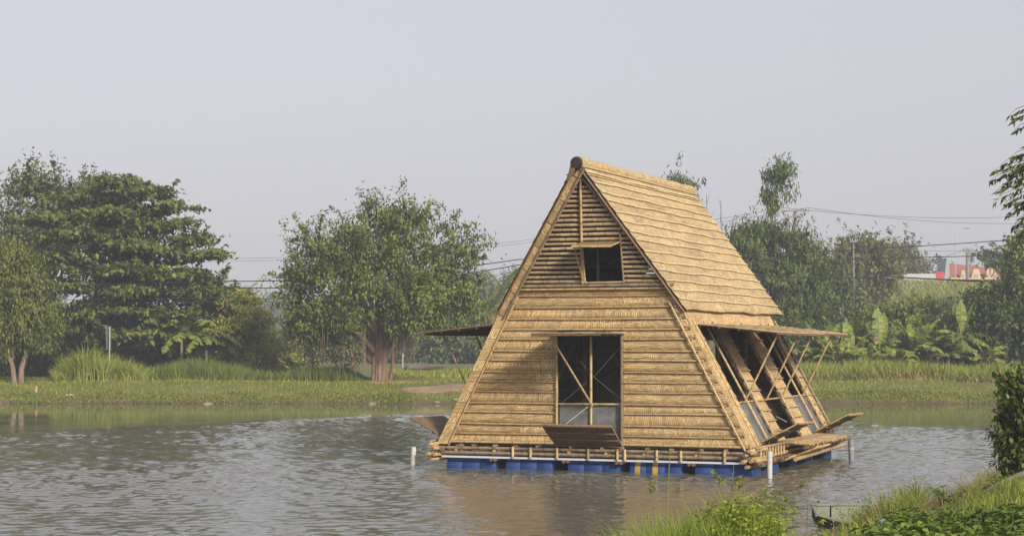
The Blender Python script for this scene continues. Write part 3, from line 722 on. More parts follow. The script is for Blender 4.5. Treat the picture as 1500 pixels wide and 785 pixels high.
for v in np.arange(.6, 6.6, .55): bamboo('deck_pole', (-3.2, v, -.215), (3.25, v, -.215), .035, 'brown', dk, .0, 6)
# landing platform on the right side, slatted
pf = house
for k, v in enumerate(np.arange(2.05, 5.25, .105)): bamboo('platform_slat', (3.0, v, .03), (3.60 + random.uniform(-.04, .03), v, -.005 + random.uniform(-.01, .01)), .036, 'bamboo', pf, 0, 7)
for u, z in ((3.15, -.03), (3.5, -.06)): bamboo('platform_bearer', (u, 1.95, z), (u, 5.3, z), .034, 'brown', pf)
for v in (2.2, 2.5, 2.8, 3.2): bamboo('platform_brace', (3.1, v - .5, -.30), (3.55, v + .6, -.08), .026, 'bamboo', pf)
bamboo('platform_bearer', (3.3, 2.0, -.28), (3.3, 6.3, -.22), .04, 'bamboo', pf); bamboo('platform_bearer', (3.35, 4.2, -.12), (3.35, 6.6, -.1), .035, 'brown', pf)
# blue drums
def drum(u0, u1, v, band=None):
    mb = MB(); Ln = u1 - u0; prof = [(0, .26), (.02, .285), (.10, .29)]
    xs_ = [0, .015, .03, .30, .315, .335, .35, .65, .665, .685, .70, .97, .985, 1]; rs = [.25, .28, .29, .29, .275, .275, .29, .29, .275, .275, .29, .29, .28, .25]
    mb.tube([(u0 + Ln * x, v, -.46) for x in xs_], rs, 20); d = mb.build('float_drum', M['drum'], house)
    for f in (band or []):
        b = MB(); b.tube([(u0 + Ln * (f - .05), v, -.46), (u0 + Ln * (f + .05), v, -.46)], .294, 20, False); b.build('band', M['yellow'], d)
for r_, v in enumerate((.22, 1.5, 2.9, 4.3, 5.9)):
    for j, (a, b) in enumerate(((-2.86, -1.86), (-1.66, -.73), (-.45, .56), (.74, 1.74), (1.96, 3.05))):
        drum(a, b, v + random.uniform(-.03, .03), {3: [.17, .50]}.get(j) if r_ == 0 else ([.5] if (j + r_) % 3 == 0 else None))

# mooring posts and ropes
def mooring(p, h, r, mat, label, lean, cap=True):
    b = hw(p[0], p[1], 0); t = thing('mooring_post', (b.x, b.y, -.7), label, 'post')
    mb = MB(); mb.tube([(0, 0, 0), (lean[0] * .6, lean[1], .7), (lean[0], lean[1], .7 + h)], r, 12); mb.build('pipe', mat, t)
    mb = MB(); mb.tube([(lean[0] * .98, lean[1], .7 + h - .10), (lean[0], lean[1], .7 + h - .04)], r * 1.12, 12, False); mb.build('collar', mat, t)
    mb = MB(); mb.tube([(lean[0] * .9, lean[1], .7 + h * .55 + k * .012) for k in range(3)], r * 1.15, 12, False); mb.build('rope_loop', M['rope'], t)
    return Vector((b.x + lean[0] * .9, b.y, h * .56))
A = mooring((-3.65, .14), .36, .048, M['pvc'], 'white plastic mooring pipe standing in open water left of the house', (.03, 0))
B = mooring((3.44, -.46), .46, .046, M['pvc'], 'white pipe in the water before the right front corner of the deck', (0, 0))
Cc = mooring((3.79, 4.69), .42, .055, M['greypipe'], 'dark grey mooring pipe standing beyond the landing platform', (-.02, 0))
def sag(p, q, s, n=10): return [Vector(p).lerp(Vector(q), i / n) - Vector((0, 0, s * 4 * (i / n) * (1 - i / n))) for i in range(n + 1)]
for p, q, lb in ((A, hw(-3.1, -.05, -.16), 'pale rope from the white pipe to the left corner of the deck'), (B, hw(3.1, .1, -.2), 'rope from the white pipe to the right front corner of the deck'), (Cc, hw(3.3, 4.9, -.2), 'thin rope from the dark pipe to the landing platform')):
    mb = MB(); mb.tube(sag(p, q, .05), .010, 5); tag(mb.build('mooring_rope', M['rope']), lb, 'rope')

# ------------------------------------------------------------------ vegetation builders
def unit(n):
    v = RNG.normal(size=(n, 3)); return v / np.linalg.norm(v, axis=1, keepdims=True)
def leaves(C, D, Ln, Wd, curl=.12, nrm=None):
    """rhombic leaves: centres C, directions D (n,3), lengths, widths -> V (n*4,3), F"""
    n = len(C); D = D / np.linalg.norm(D, axis=1, keepdims=True)
    q = unit(n) if nrm is None else nrm + unit(n) * .45
    S = np.cross(D, q); S /= np.linalg.norm(S, axis=1, keepdims=True) + 1e-9; Nn = np.cross(S, D)
    Ln = np.broadcast_to(Ln, (n,))[:, None]; Wd = np.broadcast_to(Wd, (n,))[:, None]
    a = C - D * Ln * .5; t = C + D * Ln * .5 - Nn * Ln * curl
    l = C + S * Wd * .5 - D * Ln * .06 + Nn * Wd * .12; r = C - S * Wd * .5 - D * Ln * .06 + Nn * Wd * .12
    V = np.stack([a, r, t, l], 1).reshape(-1, 3); Fq = np.arange(n * 4).reshape(n, 4)
    return V, Fq
def clump_crown(lobes, nclump, nleaf, leaf, width, cr, droop=.5, flat=1.0, shell=.45, sprig=.25, core=.25, up=.8):
    """lobes: (cx,cy,cz,rx,ry,rz). Leaves gather in small clumps spread through the outer volume of the lobes; some clumps become sprigs"""
    lobes = np.array(lobes, float); vol = (lobes[:, 3] * lobes[:, 4] * lobes[:, 5]) ** .72; pick = RNG.choice(len(lobes), nclump, p=vol / vol.sum())
    u = unit(nclump); rr = (shell + (1 - shell) * RNG.random(nclump)) ; rr = np.where(RNG.random(nclump) < core, RNG.random(nclump) * shell, rr)
    rr = np.where(RNG.random(nclump) < .12, rr * 1.10, rr)
    C = lobes[pick, :3] + u * rr[:, None] * lobes[pick, 3:]
    out = u * lobes[pick, 3:]; out /= np.linalg.norm(out, axis=1, keepdims=True)
    cs = cr * (.55 + .9 * RNG.random(nclump))
    k = np.repeat(np.arange(nclump), nleaf); n = len(k)
    off = RNG.normal(size=(n, 3)) * .55 * cs[k][:, None]; off[:, 2] *= flat
    sp = RNG.random(nclump) < sprig                                   # sprigs: leaves strung along an outward twig
    t = RNG.random(n) * 2.2 - .4
    dirs = out * .8 + np.array([0, 0, .25]) + unit(nclump) * .4
    off = np.where(sp[k][:, None], dirs[k] * (t * cs[k])[:, None] * 1.1 + RNG.normal(size=(n, 3)) * .16 * cs[k][:, None], off)
    P = C[k] + off
    D = out[k] * .55 + unit(n) * .8 + np.array([0, 0, -droop])
    nrm = np.tile(np.array([[0, 0, 1.0]]), (n, 1)) * up + out[k] * .5
    V, Fq = leaves(P, D, leaf * (.6 + .8 * RNG.random(n)), width * (.6 + .8 * RNG.random(n)), .15, nrm)
    return V, Fq, C
def trunk_mesh(base, top, r0, r1, limbs, mat, parent, wob=.12, name='trunk', fl=0):
    """tapered trunk in the parent's frame with limbs to the given points"""
    mb = MB(); base, top = Vector(base), Vector(top); n = 7; pts = []
    for i in range(n):
        f = i / (n - 1); pts.append(base.lerp(top, f) + Vector((math.sin(f * 4 + r0 * 50) * wob * f, math.cos(f * 3.1) * wob * f * .6, 0)))
    mb.tube(pts, [r0 * (1.35 if i == 0 else 1) + (r1 - r0) * i / (n - 1) for i in range(n)], 10)
    for lp in limbs:
        lp = Vector(lp); f = random.uniform(.45, 1.0); st = pts[min(n - 1, int(f * (n - 1)))]
        mid = st.lerp(lp, .5) + Vector((0, 0, (lp - st).length * .12)) + Vector((random.uniform(-.2, .2), random.uniform(-.2, .2), 0))
        rr = r1 * random.uniform(.45, .8); mb.tube([st, st.lerp(mid, .55) + Vector((0, 0, .05)), mid, mid.lerp(lp, .55), lp], [rr, rr * .8, rr * .6, rr * .4, rr * .15], 6, False)
    return mb.build(name, mat, parent)
def tree(label, base, lobes, mat, bark, nclump, nleaf, leaf, width, cr, r0=.2, r1=.12, trunk_top=None, cat='tree', kind='tree', group=None, nlimb=16, trunk_base=None, **kw):
    """lobes in world coordinates"""
    base = Vector(base); t = thing(kind, base, label, cat, group=group)
    lob = [(l[0] - base.x, l[1] - base.y, l[2] - base.z, *l[3:]) for l in lobes]
    V, Fq, C = clump_crown(lob, nclump, nleaf, leaf, width, cr, **kw)
    np_mesh('crown', V, Fq, mat, t)
    zt = min(l[2] for l in lob); tt = trunk_top if trunk_top is not None else Vector((np.mean([l[0] for l in lob]) * .6, 0, max(.4, zt + .5)))
    sel = C[RNG.choice(len(C), min(nlimb, len(C)), replace=False)]
    trunk_mesh((0, 0, -.15), tt, r0, r1, [tuple(p) for p in sel], bark, t)
    return t
def lobe(px, py, Y, wpx, hpx, dy=None, depth=None):
    """ellipsoid centred behind pixel (px, py) at distance Y, half-sizes given in photo px"""
    c = at(px, py, Y + (dy or 0)); s = Y / F; return (c.x, c.y, c.z, wpx * s, depth if depth else min(wpx, hpx * 1.4) * s, hpx * s)
def ground_at(px, Y): x = (px - 750) / F * Y; return Vector((x, Y, hz(x, Y)))

# ------------------------------------------------------------------ far bank, left: almond, mango and their neighbours
# tall greyer tree behind at the far left
Y = 93
tree('tall grey-green tree rising behind the tiered tree at the left edge', ground_at(60, Y),
     [lobe(40, 275, Y, 34, 32), lobe(85, 290, Y, 36, 34), lobe(125, 282, Y, 26, 30), lobe(20, 330, Y, 40, 40), lobe(90, 345, Y, 60, 50), lobe(150, 300, Y, 30, 26), lobe(190, 310, Y, 24, 24)],
     M['greytree'], M['bark'], 420, 34, .24, .12, .55, .3, .2, droop=.3, sprig=.45)
# big tiered almond
Y = 86
lb = []
for (px, py, wx, hx, dy) in ((175, 268, 45, 9, 0), (215, 283, 48, 10, -1), (130, 292, 62, 11, 1), (250, 305, 42, 9, 0), (165, 315, 75, 11, -1.4), (75, 322, 60, 11, 0), (225, 333, 62, 10, -1),
                             (285, 352, 34, 8, 0), (120, 345, 72, 11, -1.8), (195, 362, 80, 11, -1.5), (265, 378, 50, 10, -.6), (90, 380, 60, 11, -1.2), (160, 395, 78, 12, -2), (245, 402, 68, 11, -1.2), (300, 412, 36, 9, 0),
                             (312, 372, 26, 6, -.3), (322, 428, 30, 8, -.6), (268, 326, 26, 6, 0), (110, 422, 60, 12, -1.5), (200, 430, 78, 12, -2), (285, 436, 46, 11, -.4), (150, 455, 70, 13, -1.5), (235, 462, 66, 13, -1.5), (120, 485, 50, 13, -.6), (190, 492, 62, 14, -1.2), (250, 490, 40, 14, -.4)):
    lb.append(lobe(px, py, Y, wx, hx, dy, depth=1.9))
core = [lobe(180, 400, Y, 92, 80, 2.2, depth=1.3), lobe(200, 475, Y, 100, 48, 2.4, depth=1.3), lobe(180, 325, Y, 60, 36, 2.0, depth=1.2)]
t = tree('big tree with flat tiers of foliage, leaves turning bronze, on the left bank', ground_at(190, Y), lb, M['almond'], M['bark'], 1050, 32, .27, .15, .42, .32, .2,
         trunk_top=Vector((0, 0, 6.6)), droop=.05, flat=.35, shell=.3, sprig=.10, nlimb=26)
base = t.location
V, Fq, C = clump_crown([(l[0] - base.x, l[1] - base.y, l[2] - base.z, *l[3:]) for l in core], 520, 24, .32, .18, .5, droop=.2, sprig=.1, shell=.2, core=.5)
np_mesh('inner_foliage', V, Fq, M['almond'], t)
# mango, left front
Y = 78.5
t = tree('round mango tree with drooping light leaves and forked pinkish trunk at the left edge', ground_at(22, Y),
     [lobe(10, 400, Y, 60, 48), lobe(45, 430, Y, 46, 42), lobe(-30, 430, Y, 60, 60), lobe(30, 475, Y, 50, 34), lobe(68, 470, Y, 24, 34), lobe(-20, 480, Y, 60, 34), lobe(20, 372, Y, 34, 26), lobe(-40, 380, Y, 50, 34), lobe(62, 500, Y, 28, 20), lobe(0, 505, Y, 44, 20)],
     M['mango'], M['pinkbark'], 620, 44, .19, .06, .36, .13, .08, trunk_top=Vector((-.25, 0, 1.5)), droop=1.1, sprig=.1, nlimb=14)
mb = MB(); mb.tube([(.28, 0, -.1), (.30, -.02, .6), (.42, 0, 1.05), (.62, .0, 1.5), (.75, .1, 2.2)], [.13, .12, .11, .09, .06], 8); mb.build('limb', M['pinkbark'], t)
# feathery olive tree at right of the almond
Y = 88
tree('low feathery olive-green tree spreading right of the tiered tree', ground_at(345, Y),
     [lobe(345, 440, Y, 36, 18, -2, depth=1.5), lobe(368, 470, Y, 34, 18, -2.4, depth=1.5), lobe(330, 480, Y, 40, 20, -2.4, depth=1.3), lobe(365, 520, Y, 40, 20, -2.2, depth=1.3), lobe(392, 512, Y, 24, 16, -.6, depth=1.4), lobe(320, 455, Y, 34, 16, depth=1.4), lobe(345, 470, Y, 42, 16, depth=1.6), lobe(310, 490, Y, 46, 18, -1, depth=1.5), lobe(360, 495, Y, 40, 18, depth=1.5), lobe(335, 515, Y, 55, 20, -1, depth=1.6), lobe(378, 525, Y, 30, 18, depth=1.4), lobe(395, 538, Y, 18, 12), lobe(300, 440, Y, 26, 18)],
     M['feather'], M['bark'], 1050, 38, .17, .07, .42, .12, .07, droop=.2, flat=.35, sprig=.25, up=.1)
# dense dark understory added to block light in the hollow
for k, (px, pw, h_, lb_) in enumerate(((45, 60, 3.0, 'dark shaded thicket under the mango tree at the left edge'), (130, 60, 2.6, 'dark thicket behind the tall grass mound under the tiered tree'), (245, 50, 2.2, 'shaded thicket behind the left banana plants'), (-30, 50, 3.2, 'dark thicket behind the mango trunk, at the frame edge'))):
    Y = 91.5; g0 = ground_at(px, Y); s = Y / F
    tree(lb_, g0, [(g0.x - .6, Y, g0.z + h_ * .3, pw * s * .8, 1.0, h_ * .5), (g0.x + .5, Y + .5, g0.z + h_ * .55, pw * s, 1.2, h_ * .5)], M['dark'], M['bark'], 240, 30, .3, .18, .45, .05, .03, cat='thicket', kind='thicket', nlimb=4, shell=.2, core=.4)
# added dark box that paints the shade of the hollow
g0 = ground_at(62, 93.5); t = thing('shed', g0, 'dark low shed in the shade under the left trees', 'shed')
mb = MB(); mb.box((0, 0, .9), (4.4, 1.6, 1.9)); mb.build('wall', M['boatdark'], t)  # near-black colour stands in for shade
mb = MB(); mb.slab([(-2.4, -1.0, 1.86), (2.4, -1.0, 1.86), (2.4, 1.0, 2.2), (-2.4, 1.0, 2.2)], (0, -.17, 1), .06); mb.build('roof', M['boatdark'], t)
mb = MB(); mb.box((.9, -.82, .7), (.8, .05, 1.5)); mb.build('door', M['greywall'], t)  # invented door panel of the dark box

# ------------------------------------------------------------------ banyan
Y = 79.5; g0 = ground_at(556, Y)
lb = [lobe(560, 392, Y, 70, 48), lobe(500, 405, Y, 52, 46), lobe(628, 405, Y, 50, 44), lobe(545, 305, Y, 9, 14), lobe(525, 318, Y, 14, 12), lobe(705, 352, Y, 12, 6), lobe(668, 316, Y, 10, 8), lobe(430, 343, Y, 12, 6), lobe(420, 372, Y, 14, 7), lobe(590, 322, Y, 14, 16), lobe(470, 375, Y, 44, 30), lobe(665, 372, Y, 38, 24), lobe(540, 335, Y, 48, 26), lobe(600, 335, Y, 44, 26),
      lobe(452, 440, Y, 34, 36), lobe(480, 470, Y, 44, 28), lobe(545, 455, Y, 60, 34, -1.2), lobe(610, 450, Y, 52, 36, -1.2), lobe(655, 430, Y, 34, 34), lobe(440, 400, Y, 26, 24), lobe(690, 355, Y, 22, 10), lobe(655, 325, Y, 20, 14),
      lobe(452, 345, Y, 26, 12), lobe(575, 312, Y, 12, 20), lobe(610, 318, Y, 12, 20), lobe(650, 470, Y, 24, 18), lobe(440, 465, Y, 32, 26), lobe(458, 490, Y, 34, 18), lobe(505, 492, Y, 40, 18), lobe(688, 425, Y, 22, 36), lobe(672, 465, Y, 24, 20), lobe(424, 430, Y, 18, 20)]
t = tree('broad round banyan with hanging roots and a thick fluted trunk on the far bank', g0, lb, M['banyan'], M['banyanbark'], 740, 62, .165, .085, .46, .30, .2, trunk_top=Vector((.05, 0, 2.2)), droop=.75, sprig=.5, nlimb=34, shell=.68, core=.07)
mb = MB()
for k in range(13):
    a = k / 13 * 6.28; rr = .20 + .08 * random.random(); x, y = math.cos(a) * rr, math.sin(a) * rr * .8; tw = random.uniform(-.12, .12)
    mb.tube([(x * 1.35, y * 1.35, -.12), (x * 1.08 + tw * .3, y * 1.05, .5), (x * .85 + tw, y * .8, 1.2), (x * 1.0 + tw * 1.4, y * .9, 1.9), (x * 1.7 + tw, y * 1.3, 2.5)], [.12, .09, .075, .065, .045], 7)
mb.build('root_buttress', M['banyanbark'], t)
mb = MB(); mb.tube([(.45, 0, .0), (.55, -.05, .8), (.62, -.1, 1.5), (.9, -.1, 2.2)], [.09, .07, .06, .05], 7); mb.tube([(.15, 0, 1.5), (.6, 0, 1.75), (1.1, 0, 2.3)], [.14, .11, .08], 7); mb.build('limb', M['banyanbark'], t)
mb = MB()
for k in range(46):
    x = random.choice((random.uniform(-2.4, -.4), random.uniform(.5, 1.6))); y = random.uniform(-1.2, .8); z0 = random.uniform(1.5, 2.2); z1 = z0 - random.uniform(.5, 1.5)
    mb.tube([(x, y, z0 + .5), (x + random.uniform(-.05, .05), y, (z0 + z1) / 2), (x + random.uniform(-.08, .08), y, max(.02, z1))], [.018, .013, .006], 4, False)
for k in range(60):
    x = .95 + random.gauss(0, .22); z0 = random.uniform(1.9, 2.3); mb.tube([(x, -.1 + random.gauss(0, .15), z0), (x + random.uniform(-.05, .05), -.1, z0 - random.uniform(.4, .95))], [.016, .006], 4, False)
mb.build('aerial_root', M['pinkbark'], t)['kind'] = 'stuff'

# ------------------------------------------------------------------ palms and bananas
def frond_palm(parent, origin, az, el, Lf, mat, arch=1.0, nl=30, lw=.065, ll=.7, name='frond'):
    mb = MB(); pts = []; o = Vector(origin); d = Vector((math.cos(az) * math.cos(el), math.sin(az) * math.cos(el), math.sin(el))); n = 14
    p = o.copy(); dd = d.copy()
    for i in range(n):
        pts.append(p.copy()); p = p + dd * (Lf / n); dd = (dd + Vector((0, 0, -arch * .11))).normalized()
    mb.tube(pts, [.03 * (1 - .8 * i / n) for i in range(n)], 5, False)
    for i in range(nl):
        f = .15 + .85 * i / nl; k = min(n - 2, int(f * (n - 1))); q = pts[k].lerp(pts[k + 1], f * (n - 1) - k); ax = (pts[k + 1] - pts[k]).normalized()
        sd = ax.cross(Vector((0, 0, 1))).normalized(); L_ = ll * math.sin(min(1, f * 1.25 + .12) * math.pi * .93 + .1) ** .6 if True else ll
        for s in (1, -1):
            dr = (sd * s * .8 + ax * .55 + Vector((0, 0, -.45 - .3 * random.random()))).normalized(); e = q + dr * L_ * random.uniform(.85, 1.1); mid = q.lerp(e, .45) + Vector((0, 0, .06))
            wv = ax * lw
            mb.face([q - wv * .4, mid - wv * .5, e, mid + wv * .5]); 
    return mb.build(name, mat, parent)
def coconut(label, g0, H, nf, Lf, dry=0, lean=0):
    t = thing('coconut_palm', g0, label, 'palm')
    mb = MB(); mb.tube([(lean * f * f, 0, -.1 + H * f) for f in np.linspace(0, 1, 7)], [.17 - .06 * f for f in np.linspace(0, 1, 7)], 8); mb.build('trunk', M['palmbark'], t)
    for k in range(nf):
        el = R(random.uniform(-25, 75)); frond_palm(t, (lean, 0, H), k * 2.4 + random.random() * .4, el, Lf * random.uniform(.85, 1.1), M['drypalm'] if k < dry else M['palm'], arch=1.0 if el > 0 else .7, ll=Lf * .3)
    return t
random.seed(21)
coconut('coconut palm half hidden behind the left awning with one dry frond', ground_at(716, 102), 3.1, 15, 2.6, 3)
coconut('small pale coconut palm far behind, between the left trees and the banyan', ground_at(414, 128), 2.2, 14, 1.9)
coconut('coconut palm top showing beside the roof eave, behind the banyan', ground_at(738, 112), 4.6, 13, 2.4)

def banana_leaf(parent, o, az, el, Lf, W, mat, arch=1.0):
    o = Vector(o); d = Vector((math.cos(az) * math.cos(el), math.sin(az) * math.cos(el), math.sin(el))); n = 12; pts = []; p = o.copy(); dd = d
    for i in range(n + 1):
        pts.append(p.copy()); p = p + dd * (Lf / n); dd = (dd + Vector((0, 0, -.10 * arch * (.3 + i / n)))).normalized()
    mb = MB(); mb.tube(pts, [.028 * (1 - .85 * i / n) for i in range(n + 1)], 5, False)
    side0 = Vector((-math.sin(az), math.cos(az), 0))
    for s in (1, -1):
        for i in range(2, n):
            f0, f1 = (i - 2) / (n - 2), (i - 1) / (n - 2)
            w0 = W * math.sin(min(1, f0 * .9 + .12) * math.pi) ** .55; w1 = W * math.sin(min(.995, f1 * .9 + .12) * math.pi) ** .55
            g = random.uniform(.0, .38) if random.random() < .6 else 0
            a, b = pts[i], pts[i + 1]; b2 = a.lerp(b, 1 - g); q_ = random.uniform(-.45, .15) * w0; dz0 = Vector((0, 0, -.35 * w0 + q_)); dz1 = Vector((0, 0, -.35 * w1 + q_ + random.uniform(-.05, .03)))
            ax = (b - a).normalized()
            mb.face([a, b, b2 + side0 * s * w1 + dz1 + ax * w1 * .25, a + side0 * s * w0 + dz0 + ax * w0 * .25])
    return mb.build('leaf', mat, parent)
def banana(label, g0, H, specs, arch=1.2, trunk=.09, group='banana plants on the far bank'):
    t = thing('banana_plant', g0, label, 'banana plant', group=group)
    mb = MB(); mb.tube([(0, 0, -.1), (0.02, 0, H * .5), (0, 0, H)], [trunk, trunk * .85, trunk * .5], 8); mb.build('stem', M['palmbark'], t)
    for az, el, L_, W in specs: banana_leaf(t, (0, 0, H - .05), R(az), R(el), L_, W, M['banana'], arch)
    return t
def fan(n, lo=20, hi=80, L0=1.5, W=.24): return [(k * 137 + random.uniform(-20, 20), random.uniform(lo, hi), L0 * random.uniform(.8, 1.15), W * random.uniform(.8, 1.1)) for k in range(n)]
random.seed(5)
def fn(n, lo, hi, L0, W): return fan(n, lo, hi, L0, W)
for lb_, px, Y_, H, sp in (
    ('upright banana plant with two bright erect leaves, right of the house', 1288, 86.5, 1.3, [(95, 84, 2.0, .32), (60, 78, 1.9, .30), (120, 70, 1.7, .28)] + fn(9, 5, 50, 1.7, .28)),
    ('banana plant with broad pale leaves just behind the awning tip', 1247, 86.8, 1.2, [(170, 60, 1.8, .32), (110, 78, 1.7, .3), (20, 55, 1.8, .32)] + fn(9, 0, 60, 1.6, .28)),
    ('low banana plant with arching leaves between the bright banana and the dark bush', 1340, 86.2, 1.25, fn(15, 15, 75, 1.7, .29)),
    ('tall banana plant with three erect yellow-green leaves above the dark bush', 1408, 87.0, 1.9, [(170, 80, 1.6, .24), (90, 88, 1.8, .27), (20, 76, 1.7, .22), (185, 10, 1.8, .26), (200, 32, 1.5, .24)] + fn(9, -25, 30, 1.6, .26)),
    ('banana plant with drooping leaves low before the bamboo grove', 1206, 86.9, 1.2, fn(14, 15, 75, 1.6, .28)),
    ('banana plant with a yellowing leaf between the low and the tall one', 1372, 87.2, 1.5, fn(14, 15, 72, 1.6, .27)),
    ('short banana plant in front of the bright erect-leaved one', 1310, 84.9, .7, fn(11, 15, 65, 1.3, .24)),
    ('broad banana plant half hidden by the rear awning props', 1172, 87.6, 1.2, fn(12, 15, 75, 1.6, .28)),
    ('small banana plant at the reeds between the pale and the bright banana', 1268, 85.2, .7, fn(11, 15, 65, 1.3, .24)),
    ('banana plant behind the gap of the two erect-leaved ones', 1268, 89.5, 1.7, fn(13, 20, 75, 1.5, .25)),
    ('banana plant at the foot of the hazy olive tree, behind the low one', 1325, 90, 1.9, fn(13, 15, 70, 1.5, .25)),
    ('banana plant crowding the left side of the tall one', 1388, 85.6, 1.0, fn(12, 10, 60, 1.5, .25)),
    ('banana plant right of the tall one before the dark bush', 1436, 85.8, .9, fn(12, 10, 60, 1.5, .25)),
    ('banana plant under the awning tip', 1228, 85.2, .9, fn(12, 15, 70, 1.4, .25)),
    ('drooping banana plant under the bronze tiered tree', 266, 84.8, 1.9, [(180, 35, 1.7, .30), (200, 60, 1.8, .30), (340, 50, 2.1, .32), (355, 25, 2.0, .3), (300, 65, 2.0, .3), (250, 50, 1.8, .3), (30, 55, 1.7, .3)] + fn(8, -10, 45, 1.6, .28)),
    ('second banana plant drooping right of the first one under the tiered tree', 302, 85.2, 1.8, [(350, 45, 2.3, .31), (335, 25, 2.2, .3), (10, 60, 2.0, .3), (270, 55, 1.8, .3), (345, 5, 2.0, .3)] + fn(8, -10, 50, 1.7, .28)),
    ('small banana plant in the reeds left of the banyan', 430, 88, .5, fan(6, 25, 70, .9, .15))):
    banana(lb_, ground_at(px, Y_), H, sp, 2.2 if px < 400 else 1.3)

# ------------------------------------------------------------------ right bank: bamboo grove, bushes, trees
Y = 100
def bamboo_clump(label, px, Y, lobes, ncl, mat='bambooleaf', nculm=9, leaf=.30, name='bamboo_clump', **kw):
    g0 = ground_at(px, Y); t = thing(name, g0, label, 'bamboo')
    lob = [(l[0] - g0.x, l[1] - g0.y, l[2] - g0.z, *l[3:]) for l in lobes]
    V, Fq, C = clump_crown(lob, ncl, 30, leaf, leaf * .26, .45, droop=.9, sprig=.35, shell=.35, **kw)
    np_mesh('foliage', V, Fq, M[mat], t)
    for k in range(nculm):
        e = C[RNG.integers(len(C))]; b = MB(); x = random.uniform(-.8, .8) * min(1, lob[0][3]); 
        b.tube([(x, 0, -.1), (x * .9 + e[0] * .1, 0, e[2] * .5), (x * .4 + e[0] * .5, e[1] * .5, e[2] * .85), tuple(e)], [.05, .045, .03, .012], 6, False); b.build('culm', M['twig'], t)
    return t
bamboo_clump('dense dark bamboo grove directly behind the right side of the house', 1140, Y, [lobe(1100, 400, Y, 52, 62), lobe(1150, 400, Y, 54, 66), lobe(1185, 420, Y, 34, 62), lobe(1140, 350, Y, 50, 30), lobe(1180, 370, Y, 32, 26), lobe(1090, 345, Y, 30, 22), lobe(1150, 460, Y, 66, 40), lobe(1070, 440, Y, 50, 60), lobe(1190, 480, Y, 30, 40)], 950)
Y = 104
bamboo_clump('single tall feathery bamboo culm rising above the grove', 1134, Y, [lobe(1142, 258, Y, 20, 14), lobe(1124, 290, Y, 11, 20), lobe(1159, 280, Y, 5, 18), lobe(1130, 308, Y, 7, 12), lobe(1154, 250, Y, 12, 7), lobe(1138, 282, Y, 12, 16)], 62, nculm=2)
t = [o for o in bpy.data.objects if o.name.startswith('bamboo_clump')][-1]
mb = MB(); g_ = t.location; mb.tube([ground_at(1132, Y) - g_, at(1128, 400, Y) - g_, at(1130, 330, Y) - g_, at(1136, 280, Y) - g_, at(1148, 246, Y) - g_], [.09, .08, .07, .05, .02], 6); mb.build('culm', M['twig'], t)
bamboo_clump('bamboo top peeping over the far end of the roof ridge', 1000, Y, [lobe(990, 268, Y, 14, 9), lobe(1010, 275, Y, 9, 9), lobe(1014, 292, Y, 6, 10), lobe(1000, 330, Y, 20, 40)], 85, nculm=3)
for px_, top, lb_ in ((1036, 285, 'bare thin twig standing against the sky above the roof slope, nearer the ridge'), (1057, 293, 'bare twig with a few buds against the sky left of the bamboo grove')):
    g0 = ground_at(px_, 101); e = at(px_, top, 101); t = thing('sapling', g0, lb_, 'sapling')
    mb = MB(); h_ = e.z - g0.z; mb.tube([(.0, 0, 0), (.04, 0, h_ * .5), (-.02, 0, h_)], [.05, .03, .012], 5); mb.build('stem', M['twig'], t)
    mb = MB(); [mb.tube([(0.01, 0, h_ * f), (random.uniform(-.5, .5), random.uniform(-.3, .3), h_ * f + .6)], [.012, .004], 4, False) for f in (.6, .7, .78, .85, .9, .95)]; mb.build('twig', M['twig'], t)
Y = 138
tree('broad hazy olive tree behind the bamboo grove, right of it', ground_at(1290, Y), [lobe(1245, 400, Y, 38, 40), lobe(1275, 385, Y, 36, 34), lobe(1300, 400, Y, 20, 26), lobe(1268, 360, Y, 24, 14), lobe(1260, 440, Y, 50, 44), lobe(1230, 470, Y, 44, 40), lobe(1240, 365, Y, 16, 12)], M['olive'], M['bark'], 700, 30, .34, .17, .6, .3, .2, droop=.3, sprig=.3)
Y = 196
tree('hazy tree behind the white hoarding on the dyke', ground_at(1318, Y), [lobe(1310, 375, Y, 26, 24), lobe(1330, 385, Y, 24, 22), lobe(1348, 395, Y, 16, 14), lobe(1300, 400, Y, 30, 30)], M['olive'], M['bark'], 300, 26, .42, .22, .8, .3, .2, droop=.3, sprig=.3)
Y = 118
tree('dark green tree between the bamboo grove and the hazy olive tree', ground_at(1215, Y), [lobe(1215, 430, Y, 34, 46), lobe(1240, 470, Y, 36, 40), lobe(1200, 400, Y, 24, 26), lobe(1225, 500, Y, 50, 30)], M['bambooleaf'], M['bark'], 380, 30, .28, .13, .5, .2, .12, droop=.5)
Y = 150
tree('pale hazy tree with open crown before the red roof at the right edge', ground_at(1462, Y), [lobe(1450, 378, Y, 24, 14), lobe(1478, 385, Y, 30, 20), lobe(1500, 372, Y, 30, 22), lobe(1520, 400, Y, 30, 30)], M['greytree'], M['bark'], 240, 28, .30, .15, .5, .2, .12, droop=.3, sprig=.4)
